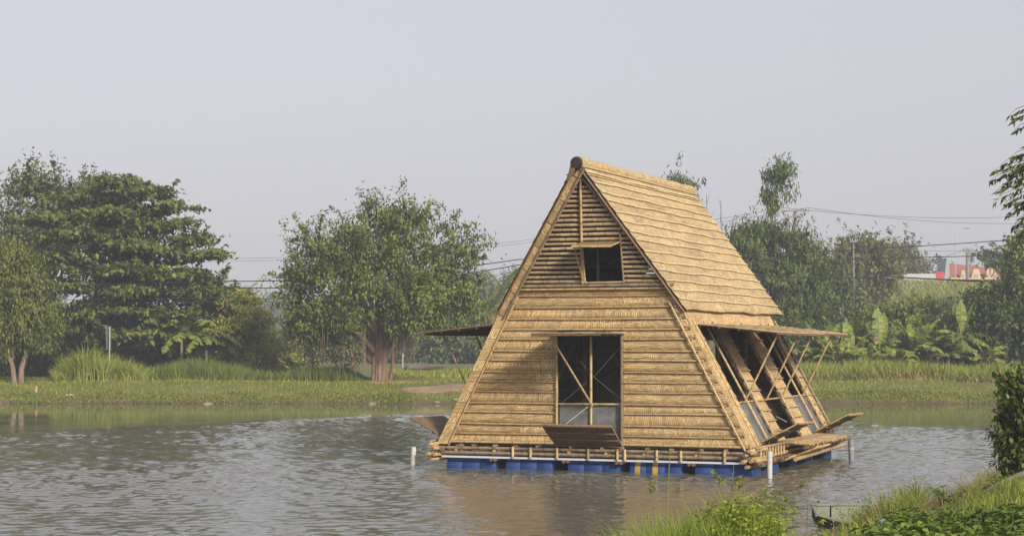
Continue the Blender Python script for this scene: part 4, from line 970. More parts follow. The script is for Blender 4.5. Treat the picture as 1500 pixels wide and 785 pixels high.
for lb_, px, Y_, lobs, mt, ncl in (
    ('dark leafy bush with a sunlit top at the right end of the far bank', 1450, 88, [(1455, 470, 44, 40), (1420, 500, 48, 34), (1480, 440, 30, 40), (1500, 490, 40, 50), (1435, 445, 26, 22), (1460, 520, 60, 22)], 'dark', 640),
    ('tall bright-topped tree at the right frame edge above the dark bush', 1500, 92, [(1495, 370, 22, 28), (1512, 400, 34, 40), (1490, 420, 18, 30), (1520, 350, 26, 26)], 'bush', 330),
    ('rounded green bush behind the low banana plants', 1325, 97, [(1320, 470, 40, 22), (1350, 462, 30, 18), (1290, 478, 30, 20), (1340, 500, 50, 22)], 'bush', 420),
    ('bush under the awning tip before the bamboo grove', 1190, 95, [(1180, 505, 44, 28), (1215, 500, 30, 24), (1150, 500, 34, 30)], 'dark', 330),
    ('dark low bush between the reeds and the bright banana', 1260, 94, [(1250, 515, 44, 22), (1290, 515, 40, 20), (1330, 520, 40, 20)], 'dark', 360),
    ('bright green shrub among the bananas right of the awning', 1255, 88.5, [(1240, 512, 36, 20), (1275, 508, 30, 22)], 'bush', 330),
    ('bright green shrub between the low banana and the tall one', 1355, 88.5, [(1335, 512, 36, 22), (1375, 508, 34, 24)], 'bush', 330),
    ('olive scrub under the tall banana, beside the dark bush', 1380, 92, [(1375, 500, 34, 24), (1395, 480, 26, 22), (1360, 515, 34, 18)], 'olive', 300)):
    tree(lb_, ground_at(px, Y_), [lobe(a, b, Y_, c, d) for a, b, c, d in lobs], M[mt], M['bark'], ncl, 30, .22, .12, .40, .08, .05, cat='bush', kind='bush', droop=.4, nlimb=8, shell=.4)
# ------------------------------------------------------------------ behind the banyan: hazy trees and scrub
for lb_, px, Y_, lobs, mt, ncl, leaf in (
    ('far bluish rounded tree in the haze between the left trees and the banyan', 395, 470, [(395, 460, 28, 26), (380, 480, 24, 30), (420, 470, 24, 30), (405, 440, 16, 12), (400, 505, 50, 24)], 'greytree', 330, .9),
    ('hazy dark wood edge seen right of the banyan trunk', 640, 142, [(600, 508, 40, 30), (650, 505, 46, 34), (700, 500, 44, 36), (575, 512, 30, 22), (740, 500, 40, 36), (625, 480, 30, 20), (690, 470, 26, 18)], 'greytree', 900, .34),
    ('tall hazy tree behind the left eave of the house', 715, 240, [(712, 430, 28, 26), (735, 445, 30, 34), (700, 465, 30, 30), (760, 440, 34, 50)], 'olive', 420, .5),
    ('hazy tree standing behind the right half of the banyan crown', 668, 300, [(670, 470, 34, 26), (690, 440, 24, 22), (640, 470, 34, 24)], 'greytree', 360, .6),
    ('dark hazy belt of trees behind the scrub left of the banyan trunk', 480, 150, [(440, 505, 40, 26), (500, 502, 44, 28), (550, 505, 36, 28), (395, 512, 30, 18)], 'greytree', 560, .36),
    ('brownish scrub under the banyan, left of its trunk', 455, 116, [(440, 518, 30, 18), (480, 515, 34, 16), (510, 520, 30, 15), (415, 525, 24, 14)], 'olive', 300, .24),
    ('low scrub between the feathery tree and the banyan', 405, 100, [(400, 528, 20, 14), (425, 533, 20, 10), (385, 520, 16, 14)], 'feather', 200, .18)):
    tree(lb_, ground_at(px, Y_), [lobe(a, b, Y_, c, d) for a, b, c, d in lobs], M[mt], M['bark'], ncl, 26, leaf, leaf * .5, leaf * 1.7, .15, .1, cat='tree' if 'tree' in lb_ or 'wood' in lb_ else 'scrub', kind='tree' if 'tree' in lb_ or 'wood' in lb_ else 'scrub', droop=.3, nlimb=8, shell=.3)
# far wood closing the horizon
lob = []
for x in np.arange(-190, 240, 9.0):
    y = 285 + 40 * math.sin(x * .13) + random.uniform(-15, 15)
    if x > 22 and y < 300: y = 300
    lob.append((x, y, hz(x, y) + 3.0 + random.random() * 1.5, 7.5, 5, 3.6 + 2.2 * random.random()))
V, Fq, C = clump_crown(lob, 2600, 20, .95, .55, 1.4, droop=.2, shell=.3)
tag(np_mesh('far_wood', V, Fq, M['greytree']), 'far hazy line of woods closing the horizon', 'wood', kind='stuff')

# ------------------------------------------------------------------ grasses
def blades(P, H, W, lean=.35, seg=3, wind=(0, 0)):
    """curved tapering grass blades rooted at P"""
    n = len(P); az = RNG.random(n) * 2 * np.pi; H = np.broadcast_to(H, (n,)); W = np.broadcast_to(W, (n,))
    ld = lean * (.25 + RNG.random(n) * 1.1); dx, dy = np.cos(az) * ld + wind[0], np.sin(az) * ld + wind[1]
    fa = RNG.random(n) * np.pi; wx, wy = np.cos(fa), np.sin(fa)
    rows = []
    for k in range(seg + 1):
        f = k / seg; c = np.stack([P[:, 0] + dx * H * f ** 1.8, P[:, 1] + dy * H * f ** 1.8, P[:, 2] + H * (f - .28 * ld * f * f)], -1)
        wd = W * (1 - f ** 1.6 * .94) * .5; o = np.stack([wx * wd, wy * wd, wx * 0], -1); rows += [c - o, c + o]
    V = np.stack(rows, 1); m_ = 2 * (seg + 1); b = np.arange(n)[:, None] * m_
    Fq = np.concatenate([np.stack([b[:, 0] + 2 * k, b[:, 0] + 2 * k + 1, b[:, 0] + 2 * k + 3, b[:, 0] + 2 * k + 2], -1) for k in range(seg)])
    return V.reshape(-1, 3), Fq
def scatter(n, x0, x1, y0, y1, cond=None):
    x = RNG.uniform(x0, x1, n); y = RNG.uniform(y0, y1, n)
    if cond is not None: k = cond(x, y); x, y = x[k], y[k]
    return np.stack([x, y, height(x, y)], -1)
def pxs(P): return 750 + F * P[:, 0] / P[:, 1]
def stuff(name, parts, mats, label, cat):
    Vs, Fs, ms, o = [], [], [], 0
    for (V, Fq), i in parts: Vs.append(V); Fs.append(Fq + o); ms.append(np.full(len(Fq), i)); o += len(V)
    return tag(np_mesh(name, np.concatenate(Vs), np.concatenate(Fs), mats, mi=np.concatenate(ms)), label, cat, kind='stuff')
def earth(x, y): return ((x + 2.35) / 2.1) ** 2 + ((y - 75.6) / 1.9) ** 2 < 1 + .5 * (vnoise(x, y, 1.4, 8) - .5)
# short turf on the far bank
P = scatter(60000, -27, 30, 71.3, 84, lambda x, y: (y > far_shore(x) + .05 + .9 * (vnoise(x, y, .8, 52) > .62) * vnoise(x, y, 2.2, 53)) & ~earth(x, y) & ~((vnoise(x, y, .55, 50) < .26) & (vnoise(x, y, 3, 51) < .7))); e = P[:, 1] - far_shore(P[:, 0])
n_ = vnoise(P[:, 0], P[:, 1], .45, 9); hh = .05 + .10 * RNG.random(len(P)) * (.5 + n_)
turf = blades(P, hh, .028, .5, 2)
P2 = scatter(26000, -27, 30, 71.0, 74.5, lambda x, y: (y > far_shore(x) - .25) & (vnoise(x, y, .7, 12) + .4 * vnoise(x, y, 2.5, 13) > .42 + .12 * (y - far_shore(x))) & ~((np.abs(x + 2.6) < 1.2) & (vnoise(x, y, 2, 1) < .7)))
n = len(P2); creep = leaves(P2 + np.stack([0 * P2[:, 0], 0 * P2[:, 0], .02 + .12 * RNG.random(n)], -1), unit(n) + np.array([0, -.4, .2]), .055 + .05 * RNG.random(n), .04 + .03 * RNG.random(n))
P3 = scatter(5000, -27, 30, 71.2, 84, lambda x, y: (y > far_shore(x) + .1) & (vnoise(x, y, .5, 21) > .6)); dry = blades(P3, .06 + .10 * RNG.random(len(P3)), .03, .7, 2)
stuff('bank_grass', [(turf, 0), (creep, 1), (dry, 2)], [M['grass'], M['creeper'], M['drygrass']], 'short grass and creeping weeds on the far bank down to the water', 'grass')
# tall pale grass mound, left
def reedmass(n, px0, px1, y0, y1, hfun, W, mat, label, name, dryf=.06, lean=.4):
    x0, x1 = (px0 - 750) / F * y1 - 1, (px1 - 750) / F * y1 + 1
    P = scatter(n, x0, x1, y0, y1); p = pxs(P); k = (p > px0) & (p < px1); P, p = P[k], p[k]
    H = hfun(p, P) * (.55 + .6 * RNG.random(len(P))); k = H > .08; P, H = P[k], H[k]
    d = RNG.random(len(P)) < dryf
    return stuff(name, [(blades(P[~d], H[~d], W, lean, 4), 0), (blades(P[d], H[d] * .6, W, lean * 1.4, 3), 1)], [mat, M['drygrass']], label, 'grass')
reedmass(9000, 78, 300, 79.5, 83.5, lambda p, P: (.45 + .6 * vnoise(P[:, 0], P[:, 1], 1.1, 8)) * (.35 + 1.25 * np.exp(-((p - 118) / 32) ** 2) + .75 * np.exp(-((p - 175) / 45) ** 2)), .04, M['reed'], 'mound of tall pale grass at the foot of the tiered tree', 'tall_grass', .1, .6)
reedmass(9000, 230, 545, 79.5, 84, lambda p, P: (.45 + .35 * vnoise(P[:, 0], P[:, 1], .6, 3) + .45 * np.exp(-((p - 285) / 45) ** 2)) * np.clip((545 - p) / 40, 0, 1), .04, M['darkreed'], 'darker reeds between the tiered tree and the banyan', 'reed')
reedmass(11000, 1170, 1500, 80.5, 85.5, lambda p, P: .55 + .5 * vnoise(P[:, 0], P[:, 1], .5, 6), .045, M['reed'], 'band of tall reeds along the right far bank', 'reed', .12, .5)
reedmass(4000, 1170, 1480, 80.2, 81.2, lambda p, P: .30 + .25 * vnoise(P[:, 0], P[:, 1], .8, 6), .05, M['drygrass'], 'dry straw-coloured fringe below the right reeds', 'dry_reed', .5, .8)
reedmass(6000, 560, 760, 86, 112, lambda p, P: .12 + .22 * vnoise(P[:, 0], P[:, 1], .3, 4), .06, M['grass'], 'weedy meadow behind the banyan trunk', 'meadow_grass')
# reeds on the dyke slope
P = scatter(16000, 22, 75, 135, 178); p = pxs(P); k = (p > 1230) & (p < 1530); P = P[k]
H = (.6 + 1.5 * vnoise(P[:, 0], P[:, 1], .22, 14)) * (.6 + .5 * RNG.random(len(P))) * (1 - .72 * sstep(152, 168, P[:, 1]))
d = RNG.random(len(P)) < .2
stuff('dyke_reeds', [(blades(P[~d], H[~d], .10, .5, 3), 0), (blades(P[d], H[d], .10, .6, 3), 1)], [M['reed'], M['drygrass']], 'tall cane and reeds covering the slope of the dyke', 'reeds')

# ------------------------------------------------------------------ near bank
land = lambda x, y: near_dist(x, y) > .05
def vis(P, pad=40): p = pxs(P); return (p > 560 - pad) & (p < 1500 + 160)
P = scatter(42000, 0, 10.5, 11.5, 33, land); k = vis(P); P = P[k]; d = near_dist(P[:, 0], P[:, 1]); nn = vnoise(P[:, 0], P[:, 1], .8, 31)
slab_ = (P[:, 0] - 6.55) ** 2 / 1.05 ** 2 + (P[:, 1] - 22.2) ** 2 / 1.5 ** 2 < 1
P, d, nn = P[~slab_], d[~slab_], nn[~slab_]
isdry = RNG.random(len(P)) < np.where(nn > .6, .6, .22) * np.where(d < 1.6, 1.6, .8)
g1 = blades(P[~isdry], .06 + .14 * RNG.random((~isdry).sum()), .011, .7, 3); g2 = blades(P[isdry], .05 + .14 * RNG.random(isdry.sum()), .009, .9, 3)
Pe = scatter(9000, 2.5, 9, 16, 33, lambda x, y: (near_dist(x, y) > -.1) & (near_dist(x, y) < .9)); ke = vis(Pe); Pe = Pe[ke]
g3 = blades(Pe, .12 + .25 * RNG.random(len(Pe)), .010, .8, 4)
stuff('bank_grass', [(g1, 0), (g2, 1), (g3, 1)], [M['neargrass'], M['drygrass']], 'uneven half-dry grass on the near bank at lower right', 'grass')
Pb = np.stack([RNG.uniform(1246, 1350, 2600), RNG.uniform(21.6, 23.9, 2600)], -1); Pb[:, 0] = (Pb[:, 0] - 750) / F * Pb[:, 1]; Pb = Pb[near_dist(Pb[:, 0], Pb[:, 1]) > -.15]; Pb = np.concatenate([Pb, np.maximum(height(Pb[:, 0], Pb[:, 1]), -.05)[:, None]], 1)
db = RNG.random(len(Pb)) < .5; Hb = .18 + .32 * RNG.random(len(Pb))
stuff('shore_grass', [(blades(Pb[~db], Hb[~db], .011, .6, 4), 0), (blades(Pb[db], Hb[db], .009, .8, 4), 1)], [M['neargrass'], M['drygrass']], 'straggling grass at the waterline hanging over the boat', 'grass')
# leafy weeds at the lower right
def weeds(P, mat, label, name, hgt=.28, leaf=.10, nl=9, cat='weeds'):
    n = len(P); Hs = hgt * (.5 + .8 * RNG.random(n)); k = np.repeat(np.arange(n), nl); t = .25 + .75 * RNG.random(len(k)); az = RNG.random(len(k)) * 2 * np.pi
    D = np.stack([np.cos(az), np.sin(az), .15 - .5 * RNG.random(len(k))], -1); Ls = leaf * (.5 + .8 * RNG.random(len(k)))
    C = P[k] + np.stack([0 * t, 0 * t, Hs[k] * t], -1) + D * (Ls * .7)[:, None]
    st = blades(P, Hs, .008, .2, 2); lv = leaves(C, D, Ls, Ls * .48, .18, np.tile([[0, 0, 1.0]], (len(k), 1)))
    return stuff(name, [(st, 0), (lv, 1)], [M['neargrass'], mat], label, cat)
P = scatter(5200, 2.2, 6, 11.5, 19.5, lambda x, y: (near_dist(x, y) > .5)); p = pxs(P)
yy = HZ + F * (CH - P[:, 2]) / P[:, 1]
k = (p > 1180) & (p < 1640) & (yy > 772 - .10 * (p - 1400).clip(0) + np.where(p < 1310, (1310 - p) * .5, 0) + 14 * vnoise(P[:, 0], P[:, 1], 1.3, 2))
weeds(P[k], M['weed'], 'dense broad-leaved weeds on the near bank at the lower right corner', 'weeds', .17, .095, 9)
# bright herb and grass clump in the middle foreground
cx = at(1078, 760, 17.2); P = np.stack([RNG.normal(cx.x, .19, 420), RNG.normal(17.2, .45, 420)], -1); P = np.concatenate([P, height(P[:, 0], P[:, 1])[:, None]], 1)
weeds(P, M['herb'], 'bright yellow-green herb clump in the foreground below the house', 'herb_clump', .50, .06, 13, 'herb')
def tuft(n, px0, px1, Y0, Y1, f0, f1, wd, lean, i):
    """blades whose tips reach the ragged top line of the tuft"""
    P = np.stack([RNG.uniform((px0 - 750) / F * 17, (px1 - 750) / F * 17, n), RNG.uniform(Y0, Y1, n)], -1); P = np.concatenate([P, height(P[:, 0], P[:, 1])[:, None]], 1); p = pxs(P)
    top = .84 + .17 * np.exp(-((p - 1075) / 60) ** 2) + .10 * vnoise(P[:, 0] * 3, P[:, 1], 1.4, 5) - .25 * sstep(940, 895, -p * -1) * 0
    top = top - .22 * (1 - sstep(895, 950, p)) - .35 * sstep(1120, 1165, p)
    H = np.clip(top - P[:, 2], .06, 1) * (f0 + (f1 - f0) * RNG.random(n)); return (blades(P, H, wd, lean, 5), i)
stuff('tall_grass', [tuft(2100, 905, 1150, 16.2, 18.0, .35, 1.05, .010, .5, 0), tuft(700, 915, 1010, 16.2, 17.6, .5, 1.1, .012, .5, 0), tuft(160, 890, 1180, 16.2, 18.0, .5, 1.2, .008, .7, 1), tuft(900, 880, 1190, 16.2, 18.4, .2, .6, .010, .7, 0)], [M['neargrass'], M['drygrass']], 'rank green grass in the middle foreground under the house', 'grass')
# seeding stalks
def stalk(label, px0, py0, px1, py1, Y, r=.006, head=True, mat='drygrass', cat='grass stalk'):
    a, b = at(px0, py0, Y), at(px1, py1, Y); x, y = a.x, a.y; g0 = Vector((x, y, hz(x, y))); t = thing('grass_stalk', g0, label, cat)
    mb = MB(); mb.tube([(0, 0, -.03), ((b.x - x) * .3, .02, (b.z - g0.z) * .5), ((b.x - x) * .75, .02, (b.z - g0.z) * .85), (b.x - x, 0, b.z - g0.z)], [r, r * .8, r * .6, r * .3], 5); mb.build('stem', M['reed'], t)
    if head:
        n = 60; tt = RNG.random(n); C = np.array([b - g0]) + np.array([[(b.x - x) * .25, 0, .05]]) * (-tt[:, None] * 2) + RNG.normal(size=(n, 3)) * .012
        V, Fq = leaves(C, unit(n) + np.array([0, 0, .8]), .045, .010); np_mesh('seed_head', V, Fq, M['grass'], t)
    return t
stalk('arching grass stalk with a pale seed head, crossing the house drums', 1075, 770, 1043, 690, 17, .007)
stalk('upright straw stalk rising past the right drums of the house', 1070, 770, 1075, 680, 17.2, .006, False)
stalk('long thin straw stalk standing before the door side of the house', 975, 780, 983, 640, 17.4, .006, False)
stalk('short stalk right of the bright herb clump', 1083, 770, 1085, 698, 17.1, .005)
stalk('white feathery grass plume leaning in the foreground tuft', 1030, 785, 1041, 742, 16.8, .008)
stalk('long green blade leaning right over the water', 1130, 775, 1168, 736, 17, .011, False)
stalk('thin weed stalk at the left end of the foreground tuft', 952, 785, 955, 705, 17.3, .004)
# weeds with small white flowers at the water edge beside the boat
P = scatter(420, 3.2, 6.2, 20, 27, lambda x, y: (np.abs(near_dist(x, y) - .25) < .45)); p = pxs(P); P = P[(p > 1215) & (p < 1340)]
a_ = blades(P, .30 + .35 * RNG.random(len(P)), .007, .45, 4); n = len(P) * 5; k = np.repeat(np.arange(len(P)), 5)
lv = leaves(P[k] + np.stack([RNG.normal(0, .06, n), RNG.normal(0, .06, n), .1 + .4 * RNG.random(n)], -1), unit(n), .04, .018)
stuff('wild_stems', [(a_, 0), (lv, 1)], [M['drygrass'], M['grass']], 'wispy dry stems at the water edge above the boat', 'weeds')
# sapling sprig at the crest
def sprig(label, px, py, Y, H, nb, leaf, mat, name='sapling', cat='sapling', spread=.3):
    a = at(px, py, Y); g0 = Vector((a.x, a.y, hz(a.x, a.y))); t = thing(name, g0, label, cat); mb = MB(); C, D = [], []
    for k in range(nb):
        e = Vector((random.uniform(-spread, spread), random.uniform(-spread, spread), H * random.uniform(.55, 1))); m_ = e * .5 + Vector((0, 0, H * .1)); mb.tube([(0, 0, -.05), m_, e], [.010, .007, .003], 5, False)
        for j in range(9): f = random.uniform(.4, 1.05); q = Vector((0, 0, 0)).lerp(m_, f * 2) if f < .5 else m_.lerp(e, f * 2 - 1); C.append(q + Vector((random.gauss(0, .03), random.gauss(0, .03), 0))); D.append((random.gauss(0, 1), random.gauss(0, 1), random.uniform(-.3, .4)))
    mb.build('stem', M['twig'], t); V, Fq = leaves(np.array(C), np.array(D), leaf, leaf * .45); np_mesh('foliage', V, Fq, mat, t); return t
sprig('small green sapling on the crest of the near bank', 1383, 695, 22.3, .34, 5, .09, M['weed'])
sprig('thin bare-stemmed sapling left of the green one on the crest', 1362, 697, 22.4, .26, 3, .05, M['shrub'])
# dark shrub at the right frame edge, with bare twigs
Y = 23.5; g0 = ground_at(1486, Y)
s = Y / F
tree('dense dark shrub with bare twigs at the right edge beside the pale path', g0, [lobe(1480, 640, Y, 20, 24), lobe(1492, 610, Y, 24, 36), lobe(1488, 575, Y, 26, 26), lobe(1500, 655, Y, 30, 24), lobe(1482, 668, Y, 20, 20), lobe(1500, 682, Y, 22, 18), lobe(1510, 600, Y, 34, 50), lobe(1520, 560, Y, 26, 24)], M['shrub'], M['twig'], 330, 26, .085, .045, .12, .02, .012, cat='shrub', kind='shrub', droop=.3, sprig=.3, nlimb=14, shell=.35)
t = [o for o in bpy.data.objects if o.name.startswith('shrub') and o.parent is None][0]
mb = MB()
for pts in (((1492, 575), (1475, 560), (1463, 545), (1457, 538)), ((1475, 560), (1478, 548), (1483, 545)), ((1485, 580), (1480, 555), (1481, 540)), ((1466, 549), (1462, 540), (1460, 530))):
    mb.tube([at(a, b, Y) - g0 for a, b in pts], [.008] * (len(pts) - 1) + [.003], 5)
mb.build('bare_twig', M['twig'], t)
P = np.array([(RNG.normal(g0.x - .28, .10), RNG.normal(Y - .3, .15), 0) for _ in range(50)]); P[:, 2] = height(P[:, 0], P[:, 1])
weeds(P, M['shrub'], 'low dark seedlings at the foot of the shrub', 'seedlings', .12, .06, 8)
# overhanging tree at the top right, trunk outside the frame
Y = 20.5
def twig_branch(mb, C, D, a, b, drop, nl, w):
    m_ = a.lerp(b, .5) + Vector((0, 0, .06)); pts = [a, m_, b, b + (b - m_) * .3 + Vector((0, 0, -drop))]; mb.tube(pts, [w, w * .7, w * .45, w * .2], 5, False)
    dirn = (b - a).normalized(); sd = dirn.cross(Vector((0, 0, 1))).normalized()
    for i in range(nl):
        f = .25 + .75 * i / nl; q = a.lerp(m_, f * 2) if f < .5 else m_.lerp(pts[3], f * 2 - 1)
        for s_ in (1, -1): d = dirn * .55 + sd * s_ * .7 + Vector((random.gauss(0, .2), random.gauss(0, .2), -.75 + random.gauss(0, .25))); d.normalize(); C.append(q + d * .055); D.append(d)
g0 = ground_at(1640, Y); t = thing('overhanging_tree', g0, 'dark leafy tree reaching in from the top right corner', 'tree')
trunk_mesh((0, 0, -.2), at(1600, 200, Y) - g0, .12, .07, [at(1560, 270, Y) - g0, at(1545, 180, Y) - g0, at(1550, 330, Y) - g0, at(1700, 200, Y) - g0], M['bark'], t, .1)
C, D = [], []; mb = MB(); random.seed(4)
for px0, py0, px1, py1 in ((1560, 240, 1468, 242), (1555, 245, 1462, 256), (1560, 255, 1470, 270), (1560, 262, 1468, 285), (1555, 270, 1480, 290), (1560, 225, 1478, 232), (1560, 220, 1490, 222), (1560, 285, 1485, 305), (1560, 300, 1492, 322), (1560, 150, 1488, 160), (1560, 175, 1494, 183), (1560, 165, 1490, 168), (1560, 270, 1495, 262), (1560, 240, 1490, 250), (1560, 320, 1500, 335), (1570, 200, 1510, 205), (1570, 230, 1500, 238), (1570, 280, 1500, 290), (1570, 310, 1505, 310), (1600, 150, 1530, 130), (1600, 200, 1550, 220), (1600, 260, 1540, 300), (1640, 180, 1600, 150), (1640, 250, 1620, 300), (1560, 252, 1480, 262), (1560, 295, 1488, 292), (1560, 240, 1476, 250)):
    a = at(px0, py0, Y + random.uniform(-.3, .3)) - g0; b = at(px1, py1, Y + random.uniform(-.4, .4)) - g0; twig_branch(mb, C, D, a, b, .05, 15, .007)
mb.build('branch', M['twig'], t)
n = len(C); V, Fq = leaves(np.array(C), np.array(D), .10 * (.75 + .5 * RNG.random(n)), .036 * (.8 + .4 * RNG.random(n)), .2); np_mesh('crown', V, Fq, M['shrub'], t)
# path, boat, litter
patch('path', 0, 6.55, 22.2, 1.05, 1.5, M['concrete'], 'pale trodden path at the right edge of the near bank', .035)
def boat():
    p0 = at(1190, 748, 24.4); p1 = at(1330, 748, 24.3); t = thing('boat', Vector((p0.x, p0.y, -.07)), 'old grey flat-bottomed boat with a square bow poking out of the bank grass', 'boat', math.atan2(p1.y - p0.y + .25, p1.x - p0.x))
    Ln = 2.6; st = [(0, .20, .27, .15), (.25, .34, .25, .06), (.7, .50, .22, -.02), (1.7, .54, .21, -.03), (2.6, .48, .25, 0)]
    hull = MB(); ins = MB()
    for (xa, wa, za, ba), (xb, wb, zb, bb) in zip(st[:-1], st[1:]):
        for s_ in (1, -1):
            q = [(xa, s_ * wa, za), (xb, s_ * wb, zb), (xb, s_ * wb * .72, bb - .06), (xa, s_ * wa * .72, ba)]; hull.face(q if s_ > 0 else q[::-1])
            q = [(xa + .02, s_ * (wa - .03), za), (xb, s_ * (wb - .03), zb), (xb, s_ * (wb * .72 - .03), bb - .02), (xa + .02, s_ * (wa * .72 - .03), ba + .03)]; ins.face(q[::-1] if s_ > 0 else q)
        hull.face([(xa, -wa * .72, ba), (xa, wa * .72, ba), (xb, wb * .72, bb - .06), (xb, -wb * .72, bb - .06)][::-1]); ins.face([(xa, -wa * .69, ba + .03), (xa, wa * .69, ba + .03), (xb, wb * .69, bb - .02), (xb, -wb * .69, bb - .02)])
    hull.face([(0, -.20, .27), (0, .20, .27), (0, .144, .15), (0, -.144, .15)]); hull.build('hull', M['boatdark'], t); ins.build('inner_hull', M['boat'], t)
    g_ = MB()
    for s_ in (1, -1): g_.tube([(x_, s_ * (w_ - .012), z_ + .012) for x_, w_, z_, b_ in st], .02, 6)
    g_.tube([(0, -.21, .285), (0, .21, .285)], .022, 6); g_.build('gunwale', M['boat'], t)
    t.rotation_euler = (R(13), R(3), t.rotation_euler.z - .12)
    th = MB(); th.box((.95, 0, .17), (.16, .8, .025)); th.build('thwart', M['boat'], t)
boat()
def bag(name, label, p, size, mat):
    bm_v = []; mb = MB(); n = 12; k = 6
    for i in range(k + 1):
        a = math.pi / 2 * i / k
        for j in range(n): b = 2 * math.pi * j / n; rr = 1 + .22 * math.sin(3 * b + i) + .1 * math.sin(7 * b + 2 * i); mb.v.append((math.cos(a) * math.cos(b) * size[0] * rr, math.cos(a) * math.sin(b) * size[1] * rr, math.sin(a) * size[2] * (1 + .15 * math.sin(5 * b)) - .01))
    for i in range(k):
        for j in range(n): j2 = (j + 1) % n; mb.idx((i * n + j, i * n + j2, (i + 1) * n + j2, (i + 1) * n + j), [(0, 0)] * 4)
    o = mb.build(name, mat); o.location = p; return tag(o, label, 'litter' if 'bag' in name else 'stone')
p = at(1298, 758, 17.6); bag('plastic_bag', 'crumpled bluish plastic bag lying at the edge of the weeds', (p.x, p.y, hz(p.x, p.y) + .06), (.10, .08, .06), M['bagblue'])
p = ground_at(104, 73.6); bag('plastic_bag', 'flat white plastic litter on the left far bank', p, (.25, .15, .07), M['bagwhite'])
for px, Y_, sz, lb_ in ((304, 71.2, .2, 'brown stone at the waterline below the tiered tree'), (545, 71.25, .18, 'stone at the waterline below the banyan'), (668, 71.3, .18, 'stone at the waterline left of the house'), (640, 71.3, .14, 'small stone on the waterline below the earth ramp'), (1345, 80.0, .22, 'pale stone lying before the right reeds'), (612, 108, .9, 'earth mound beside the small pond behind the banyan')):
    p = ground_at(px, Y_); bag('stone' if sz < .8 else 'earth_mound', lb_, p, (sz, sz * .6, sz * .45), M['stone'])
p = ground_at(54, 75.2); t = thing('marker_post', p, 'small white marker post with an orange top on the left bank', 'post')
mb = MB(); mb.tube([(0, 0, -.05), (0, 0, .12)], [.05, .045], 8); mb.build('base', M['whitepaint'], t); mb = MB(); mb.tube([(0, 0, .12), (.01, 0, .18), (.02, 0, .23)], [.055, .06, .03], 8); mb.build('cap', M['orange'], t)
# dry branch on the near bank
a = at(1365, 712, 20.5); z0 = hz(a.x, a.y); mb = MB(); mb.tube([(a.x, a.y, z0 + .10), (a.x + .1, a.y, z0 + .15), (a.x + .26, a.y + .05, z0 + .13), (a.x + .36, a.y, z0 + .07)], [.010, .013, .013, .007], 6); tag(mb.build('dry_branch', M['twig']), 'dark dry branch lying in the grass of the near bank', 'branch')
# sign on a pole, left bank
Y = 80.5; p = ground_at(161, Y); h_ = at(161, 478, Y).z - p.z; t = thing('sign', p, 'narrow grey sign panel on a thin white post above the tall grass', 'sign')
mb = MB(); mb.tube([(0, 0, -.1), (0, 0, h_)], .026, 8); mb.build('post', M['postgrey'], t); mb = MB(); mb.box((-.10, .30, h_ - .50), (.03, .70, 1.0), Matrix.Rotation(R(-3), 3, 'Z')); mb.build('panel', M['signgrey'], t)
# white stake by the distant pond
p = ground_at(590, 110); mb = MB(); mb.tube([(p.x, p.y, p.z - .1), (p.x, p.y, p.z + .95)], .04, 8); tag(mb.build('stake', M['pvc']), 'white stake beside the small pond behind the banyan', 'stake')

# ------------------------------------------------------------------ on the dyke: house, hoarding, lamp, poles
Y = 212; a = at(1424, 410, Y); s = Y / F
t = thing('tiled_house', (a.x, Y, 5.25), 'far house with red tiled roof and yellow trim on the dyke', 'house'); zb = a.z - 5.0
W = 90 * s; rz_ = at(1424, 386, Y).z - 5.0
mb = MB(); mb.box((0, 2.5, zb / 2 - .1), (W - .3, 5, zb)); mb.build('wall', M['yellowwall'], t)
x0, x1 = at(1386, 0, Y).x - a.x, at(1470, 0, Y).x - a.x; xm = at(1436, 0, Y).x - a.x
mb = MB(); mb.slab([(x0, -.4, zb), (x1, -.4, zb), (x1 - .9, 2.6, rz_ - .7), (x0, 2.6, rz_ - .0)], (0, -.5, .86), .12)
mb.slab([(x0, 5.6, zb), (x0, 2.6, rz_), (x1 - .9, 2.6, rz_ - .7), (x1, 5.6, zb)], (0, .5, .86), .12); mb.build('roof', M['tile'], t)
mb = MB(); gx0, gx1 = at(1376, 0, Y).x - a.x, x0 + .02; mb.slab([(gx0, -.3, zb - 2), (gx1, -.3, zb - 2), (gx1, -.3, rz_ + .1), ((gx0 + gx1) / 2 + .1, -.3, rz_ + .35)], (0, -1, 0), 4); mb.build('gable_wall', M['greywall'], t)
for px_, hh_, ww_ in ((1424, .95, 1.2), (1405, .8, .7), (1447, .95, .5), (1452, .95, .5), (1441, .95, .5)):
    xx = at(px_, 0, Y).x - a.x; mb = MB(); mb.slab([(xx - ww_ / 2, -.75, zb - .25), (xx + ww_ / 2, -.75, zb - .25), (xx + ww_ / 2, -.75, zb + hh_ * .45), (xx, -.75, zb + hh_), (xx - ww_ / 2, -.75, zb + hh_ * .45)][:5] if False else [(xx - ww_ / 2, -.75, zb - .25), (xx + ww_ / 2, -.75, zb - .25), (xx + ww_ / 4, -.75, zb + hh_), (xx - ww_ / 4, -.75, zb + hh_)], (0, -1, 0), .5); mb.build('dormer', M['yellowwall'], t)
    mb = MB(); mb.box((xx, -.78, zb + .2), (ww_ * .4, .06, .35)); mb.build('window', M['greywall'], t)
mb = MB(); xx = (x0 + x1) / 2; mb.box((xx, -.65, zb - .12), (x1 - x0, .5, .18)); mb.build('cornice', M['yellowwall'], t)
Y = 186
p = at(1347, 416, Y); t = thing('hoarding', (p.x, Y, p.z - 1.2), 'white roadside hoarding with a red end panel on the dyke', 'sign'); s = Y / F; w_ = 48 * s; h_ = 15 * s
